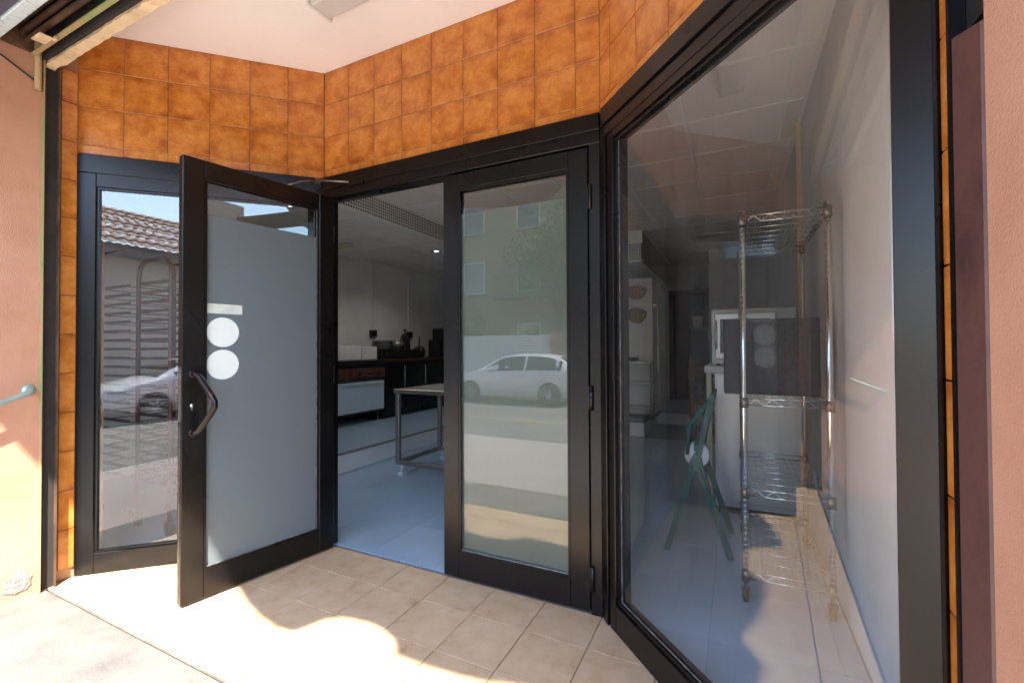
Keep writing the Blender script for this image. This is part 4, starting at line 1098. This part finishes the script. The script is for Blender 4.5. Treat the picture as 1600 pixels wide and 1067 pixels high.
def car(label, x, yy, heading):
    t = thing('parked_car', label, 'car', (x, yy, road_z(yy)), heading, 'white cars parked across the street')
    # side stations: x, half width, sill z, belt z, roof z, roof half width  (front is +x)
    stn = [(-2.08, 0.62, 0.42, 0.86, 0.90, 0.55), (-2.02, 0.78, 0.28, 0.93, 0.98, 0.62), (-1.86, 0.84, 0.24, 0.97, 1.16, 0.62), (-1.50, 0.875, 0.22, 0.99, 1.40, 0.58), (-0.90, 0.89, 0.20, 0.98, 1.47, 0.58),
           (-0.20, 0.89, 0.20, 0.96, 1.48, 0.58), (0.35, 0.89, 0.20, 0.95, 1.40, 0.57), (0.85, 0.885, 0.20, 0.945, 1.16, 0.60), (1.22, 0.88, 0.20, 0.93, 0.965, 0.66), (1.65, 0.86, 0.21, 0.84, 0.885, 0.62), (1.95, 0.80, 0.24, 0.72, 0.78, 0.56), (2.10, 0.62, 0.32, 0.60, 0.66, 0.48)]
    ring = []
    for (sx, hw, sz, bz, rz, rw2) in stn:
        mid = (sz + bz) / 2
        half = [(0, sz), (hw * 0.85, sz), (hw * 0.97, sz + 0.06), (hw, mid), (hw * 0.985, bz - 0.10), (hw * 0.955, bz), (rw2 * 0.6 + hw * 0.37, bz * 0.45 + rz * 0.55), (rw2, rz - 0.025), (rw2 * 0.85, rz), (0, rz + 0.018)]
        ring.append([(sx, a_, b_) for a_, b_ in half] + [(sx, -a_, b_) for a_, b_ in half[-2:0:-1]])
    n_ = len(ring[0]); vs = [p for r_ in ring for p in r_]; fs = []
    for i in range(len(ring) - 1):
        for k in range(n_): fs.append((i * n_ + k, i * n_ + (k + 1) % n_, (i + 1) * n_ + (k + 1) % n_, (i + 1) * n_ + k))
    fs.append(tuple(range(n_))); fs.append(tuple((len(ring) - 1) * n_ + k for k in range(n_))[::-1])
    bm_ = MB(); bm_.add(vs, fs, True)
    body = bm_.build('body', 'carpaint', t)
    # side windows and screens lie 6 mm proud of the body
    def at(sx, k, sgn=1):
        for i in range(len(stn) - 1):
            if stn[i][0] <= sx <= stn[i + 1][0]:
                f_ = (sx - stn[i][0]) / (stn[i + 1][0] - stn[i][0])
                a_ = Vector(ring[i][k]); b_ = Vector(ring[i + 1][k]); p_ = a_.lerp(b_, f_)
                return Vector((p_.x, p_.y * sgn, p_.z))
    for sgn in (1, -1):
        for xs in ((-1.62, -1.2, -0.55), (-0.47, -0.1, 0.30, 0.80)):
            q = MB(); vv = []
            for sx in xs:
                b0 = at(sx, 5, sgn); b1 = at(sx, 6, sgn); b2 = at(sx, 7, sgn)
                lo_ = b0.lerp(b1, 0.12); hi_ = b1.lerp(b2, 0.82 if sx < 0.5 else 0.3)
                for p_ in (lo_, b1, hi_): vv.append((p_.x, p_.y + 0.008 * sgn, p_.z + 0.003))
            ff_ = []
            for i in range(len(xs) - 1):
                for k in range(2): ff_.append((3 * i + k, 3 * i + k + 1, 3 * i + 4 + k, 3 * i + 3 + k))
            q.add(vv, ff_, True).build('side_window', 'carglass', t)
        MB().lathe([(0.0, 0.03), (0.05, 0.025), (0.07, 0.0), (0.05, -0.03), (0.0, -0.035)], (0.78, 0.97 * sgn, 1.0), 12, 'X').build('mirror', 'carpaint', t)
        MB().box((1.80, 0.50 * sgn, 0.60), (2.05, 0.80 * sgn, 0.76)).build('headlight', 'lampclear', t, bevel=0.03, seg=2)
        MB().box((-2.06, 0.56 * sgn, 0.74), (-1.90, 0.815 * sgn, 0.93)).build('tail_light', 'lampred', t, bevel=0.03, seg=2)
        MB().box((-0.42, 0.886 * sgn, 0.80), (-0.22, 0.912 * sgn, 0.83)).build('door_handle', 'carpaint', t, bevel=0.006)
    def screen(nm, xs, k0, k1, lo_f, hi_f):
        q = MB(); vv = []; ff_ = []
        rows = []
        for sx in xs:
            row = []
            for f_ in (-0.93, -0.5, 0, 0.5, 0.93):
                p_ = at(sx, 8, 1); z_ = at(sx, 9, 1).z * (1 - abs(f_)) + p_.z * abs(f_)
                row.append((sx, p_.y * f_ * 1.12, z_ + 0.010))
            rows.append(row)
        for r_ in rows: vv += r_
        for i in range(len(xs) - 1):
            for k in range(4): ff_.append((5 * i + k, 5 * i + k + 1, 5 * i + 6 + k, 5 * i + 5 + k))
        q.add(vv, ff_, True).build(nm, 'carglass', t)
    screen('windscreen', (0.42, 0.62, 0.85, 1.14), 8, 9, 0, 1)
    screen('rear_window', (-1.96, -1.86, -1.70, -1.52), 8, 9, 0, 1)
    MB().box((2.06, -0.42, 0.42), (2.115, 0.42, 0.56)).build('grille', 'cardark', t, bevel=0.01)
    MB().box((-2.10, -0.26, 0.60), (-2.07, 0.26, 0.71)).build('number_plate', 'white', t)
    for sx in (1.30, -1.30):
        for sgn in (1, -1):
            wa = MB().lathe([(0.0, -0.02), (0.355, -0.02), (0.355, 0.004), (0.0, 0.004)], (sx, 0.886 * sgn, 0.325), 26, 'Y').build('wheel_arch', 'cardark', t)
            tyre = MB().lathe([(0.205, -0.10), (0.30, -0.105), (0.318, -0.07), (0.318, 0.07), (0.30, 0.105), (0.205, 0.10)], (sx, 0.812 * sgn, 0.318), 28, 'Y').build('tyre', 'rubber', t)
            rim = MB().lathe([(0.205, 0.09), (0.195, 0.075), (0.06, 0.062), (0.0, 0.070)], (0, 0, 0), 24, 'Y') if False else MB()
            for k in range(7):
                a_ = 2 * math.pi * k / 7
                p0 = Vector((sx, 0.905 * sgn, 0.318)); p1_ = p0 + Vector((math.cos(a_) * 0.205, 0, math.sin(a_) * 0.205))
                rim.tube([p0, p1_], [0.030, 0.020], 6)
            rim.lathe([(0.195, 0.895 * sgn), (0.212, 0.915 * sgn), (0.215, 0.880 * sgn)], (sx, 0, 0.318), 26, 'Y')
            rim.build('rim', 'alloy', tyre)
    return t
car('white hatchback parked across the street, reflected in the closed door leaf', -3.80, -10.85, R(180))
car('white hatchback parked across the street, reflected in the narrow side window', 5.05, -10.75, R(180))


def wallbox(parent, nm, a, b, m): return MB().box(a, b).build(nm, m, parent)


def window_part(parent, x, z, w, h, y, shutter='darkwood'):
    f = MB().box((x, y - 0.02, z), (x + w, y + 0.05, z + 0.06)).box((x, y - 0.02, z + h - 0.06), (x + w, y + 0.05, z + h)).box((x, y - 0.02, z + 0.06), (x + 0.06, y + 0.05, z + h - 0.06)).box((x + w - 0.06, y - 0.02, z + 0.06), (x + w, y + 0.05, z + h - 0.06)).build('window', 'white', parent)
    MB().box((x + 0.06, y + 0.004, z + 0.06), (x + w - 0.06, y + 0.012, z + h - 0.06)).build('pane', 'carglass', f)
    MB().box((x - 0.08, y, z - 0.08), (x + w + 0.08, y + 0.14, z)).build('sill', 'stone', f)


def tiled_roof(parent, x0, x1, y0, z0, y1, z1, nwave):
    """corrugated clay roof sloping from the eave (y0,z0) to the ridge (y1,z1); each course steps down"""
    b = MB(); cols = nwave * 6; rows = 9
    vs = []; fs = []
    for r_ in range(rows):
        for e in (0, 1):
            f_ = (r_ + e) / rows
            for c in range(cols + 1):
                x = x0 + (x1 - x0) * c / cols
                zz = 0.06 * abs(math.sin(math.pi * c / 6)) + (0.05 if e == 0 else 0.0)
                vs.append((x, y0 + (y1 - y0) * f_, z0 + (z1 - z0) * f_ + zz))
    for r_ in range(rows):
        for c in range(cols):
            o_ = 2 * r_ * (cols + 1)
            fs.append((o_ + c, o_ + c + 1, o_ + cols + 1 + c + 1, o_ + cols + 1 + c))
    b.add(vs, fs)
    return b.build('roof', 'rooftile', parent)


HY = -14.2
h1 = thing('tile_roof_house', 'low house with clay tile roof across the street, reflected in the side window', 'house', (1.2, HY, -0.36))
wallbox(h1, 'wall', (0, -7, 0), (9.5, 0, 4.55), 'housewall')
rf = tiled_roof(h1, -0.3, 9.8, 0.45, 4.56, -3.5, 6.55, 34)
tiled_roof(h1, -0.3, 9.8, -7.45, 4.56, -3.5, 6.55, 34)
MB().box((7.2, -2.4, 5.0), (8.4, -1.5, 7.3)).build('chimney', 'housewall', rf)
MB().box((-0.25, -0.02, 4.28), (9.75, 0.40, 4.46)).build('eave_board', 'stone', h1)
for x in (0.9, 7.6): window_part(h1, x, 1.2, 1.3, 1.5, 0.0)
MB().box((5.35, 0.0, 0.0), (6.3, 0.05, 2.2)).build('door', 'darkwood', h1)
h2 = thing('ochre_house', 'three storey ochre house with balcony across the street, reflected in the door leaf', 'house', (-15.0, -19.0, -0.36))
wallbox(h2, 'wall', (0, -8, 0), (13.5, 0, 10.6), 'ochrewall')
MB().box((-0.3, -8.3, 10.6), (13.8, 0.4, 10.9)).build('cornice', 'stone', h2)
for x in (1.0, 4.0, 7.2, 10.6):
    for z in (1.1, 4.4, 7.6): window_part(h2, x, z, 1.3, 1.7, 0.0)
bc = MB().box((6.2, 0.0, 4.0), (12.6, 1.0, 4.15)).build('balcony', 'stone', h2)
rl = MB().box((6.2, 0.95, 5.05), (12.6, 1.0, 5.10))
for k in range(43): rl.box((6.22 + 0.15 * k, 0.96, 4.15), (6.24 + 0.15 * k, 0.98, 5.05))
rl.build('railing', 'black', bc)
h3 = thing('red_house', 'reddish rendered house further along the street', 'house', (-34.0, -15.0, -0.36))
wallbox(h3, 'wall', (0, -8, 0), (16.0, 0, 6.2), 'redwall')
tiled_roof(h3, -0.3, 16.3, 0.45, 6.21, -4.0, 8.0, 50); tiled_roof(h3, -0.3, 16.3, -8.45, 6.21, -4.0, 8.0, 50)
for x in (1.5, 5.0, 8.5, 12.0):
    for z in (1.1, 3.9): window_part(h3, x, z, 1.2, 1.5, 0.0)
h4 = thing('plain_house', 'plain brownish house beyond the tile roofed house', 'house', (11.6, HY - 0.6, -0.36))
wallbox(h4, 'wall', (0, -8, 0), (14, 0, 5.4), 'ochrewall')
MB().box((-0.2, -8.2, 5.4), (14.2, 0.3, 5.65)).build('cornice', 'stone', h4)
for x in (1.5, 5.5, 9.5):
    for z in (1.0, 3.3): window_part(h4, x, z, 1.2, 1.4, 0.0)
# neighbour beside the shop, far down the street on the left
gw = thing('garden_wall', 'low rendered garden wall with white slatted gates across the street', 'wall', (-15.5, HY, -0.36))
wallbox(gw, 'wall', (0, -0.25, 0), (5.9, 0, 1.75), 'ochrewall')
wallbox(gw, 'pillar', (5.9, -0.3, 0), (6.3, 0.05, 2.15), 'redwall')
wallbox(gw, 'pillar', (11.4, -0.3, 0), (11.8, 0.05, 2.15), 'redwall')
wallbox(gw, 'wall', (11.8, -0.25, 0), (16.5, 0, 1.75), 'ochrewall')
gtb = thing('slatted_gate', 'white slatted garage gate between reddish pillars across the street', 'gate', (-9.2, HY - 0.12, -0.36))
for k in range(18): MB().box((0.0, -0.02, 0.06 + 0.11 * k), (5.1, 0.02, 0.06 + 0.11 * k + 0.095)).build('slat', 'white', gtb, bevel=0.005)
for x in (0.0, 2.5, 5.04): MB().box((x, -0.05, 0.0), (x + 0.06, -0.021, 2.05)).build('gate_post', 'white', gtb)


def tree(label, x, yy, h, cr, seed, lm='leaf', nleaf=5200):
    rnd = random.Random(seed)
    t = thing('street_tree', label, 'tree', (x, yy, -0.40), 0, 'trees across the street')
    tr_ = MB()
    tr_.tube([(0, 0, 0), (0.03, 0.02, h * 0.2), (-0.03, 0.05, h * 0.42), (0.0, 0.0, h * 0.6)], [0.17, 0.14, 0.11, 0.07], 10)
    cl_ = []
    for k in range(11):
        a_ = rnd.uniform(0, 6.28); rr = cr * rnd.uniform(0.25, 0.75); zz = h * rnd.uniform(0.45, 0.92)
        p = (rr * math.cos(a_), rr * math.sin(a_), zz)
        tr_.tube([(0, 0, h * rnd.uniform(0.3, 0.5)), (p[0] * 0.5, p[1] * 0.5, zz * 0.8), p], [0.06, 0.04, 0.015], 6)
        cl_.append((Vector(p), cr * rnd.uniform(0.32, 0.5)))
    tr_.build('trunk', 'bark', t)
    vs = []; fs = []
    for i in range(nleaf):
        c_, r_ = rnd.choice(cl_)
        d_ = Vector((rnd.gauss(0, 1), rnd.gauss(0, 1), rnd.gauss(0, 0.8))).normalized() * r_ * rnd.random() ** 0.4
        p = c_ + d_
        u_ = Vector((rnd.gauss(0, 1), rnd.gauss(0, 1), rnd.gauss(0, 1))).normalized(); w_ = u_.cross(Vector((rnd.gauss(0, 1), rnd.gauss(0, 1), rnd.gauss(0, 1)))).normalized()
        s = rnd.uniform(0.06, 0.12)
        o_ = len(vs)
        vs += [tuple(p - u_ * s), tuple(p + w_ * s * 0.5), tuple(p + u_ * s), tuple(p - w_ * s * 0.5)]
        fs.append((o_, o_ + 1, o_ + 2, o_ + 3))
    me = bpy.data.meshes.new('crown'); me.from_pydata(vs, [], fs); me.update()
    obj('crown', me, lm, t)
    return t
tree('leafy green tree behind the white gate across the street', -4.4, -15.9, 7.2, 2.8, 3, 'leaf', 8000)
tree('smaller leafy tree left along the garden wall across the street', -13.2, -16.2, 5.2, 1.9, 5)
tree('dark green tree far along the street beside the reddish house', -17.2, -13.2, 5.6, 2.0, 9)
tree('low bright yellow green bush behind the white gate across the street', -8.2, -15.0, 2.9, 0.9, 11, 'leaflight', 1800)
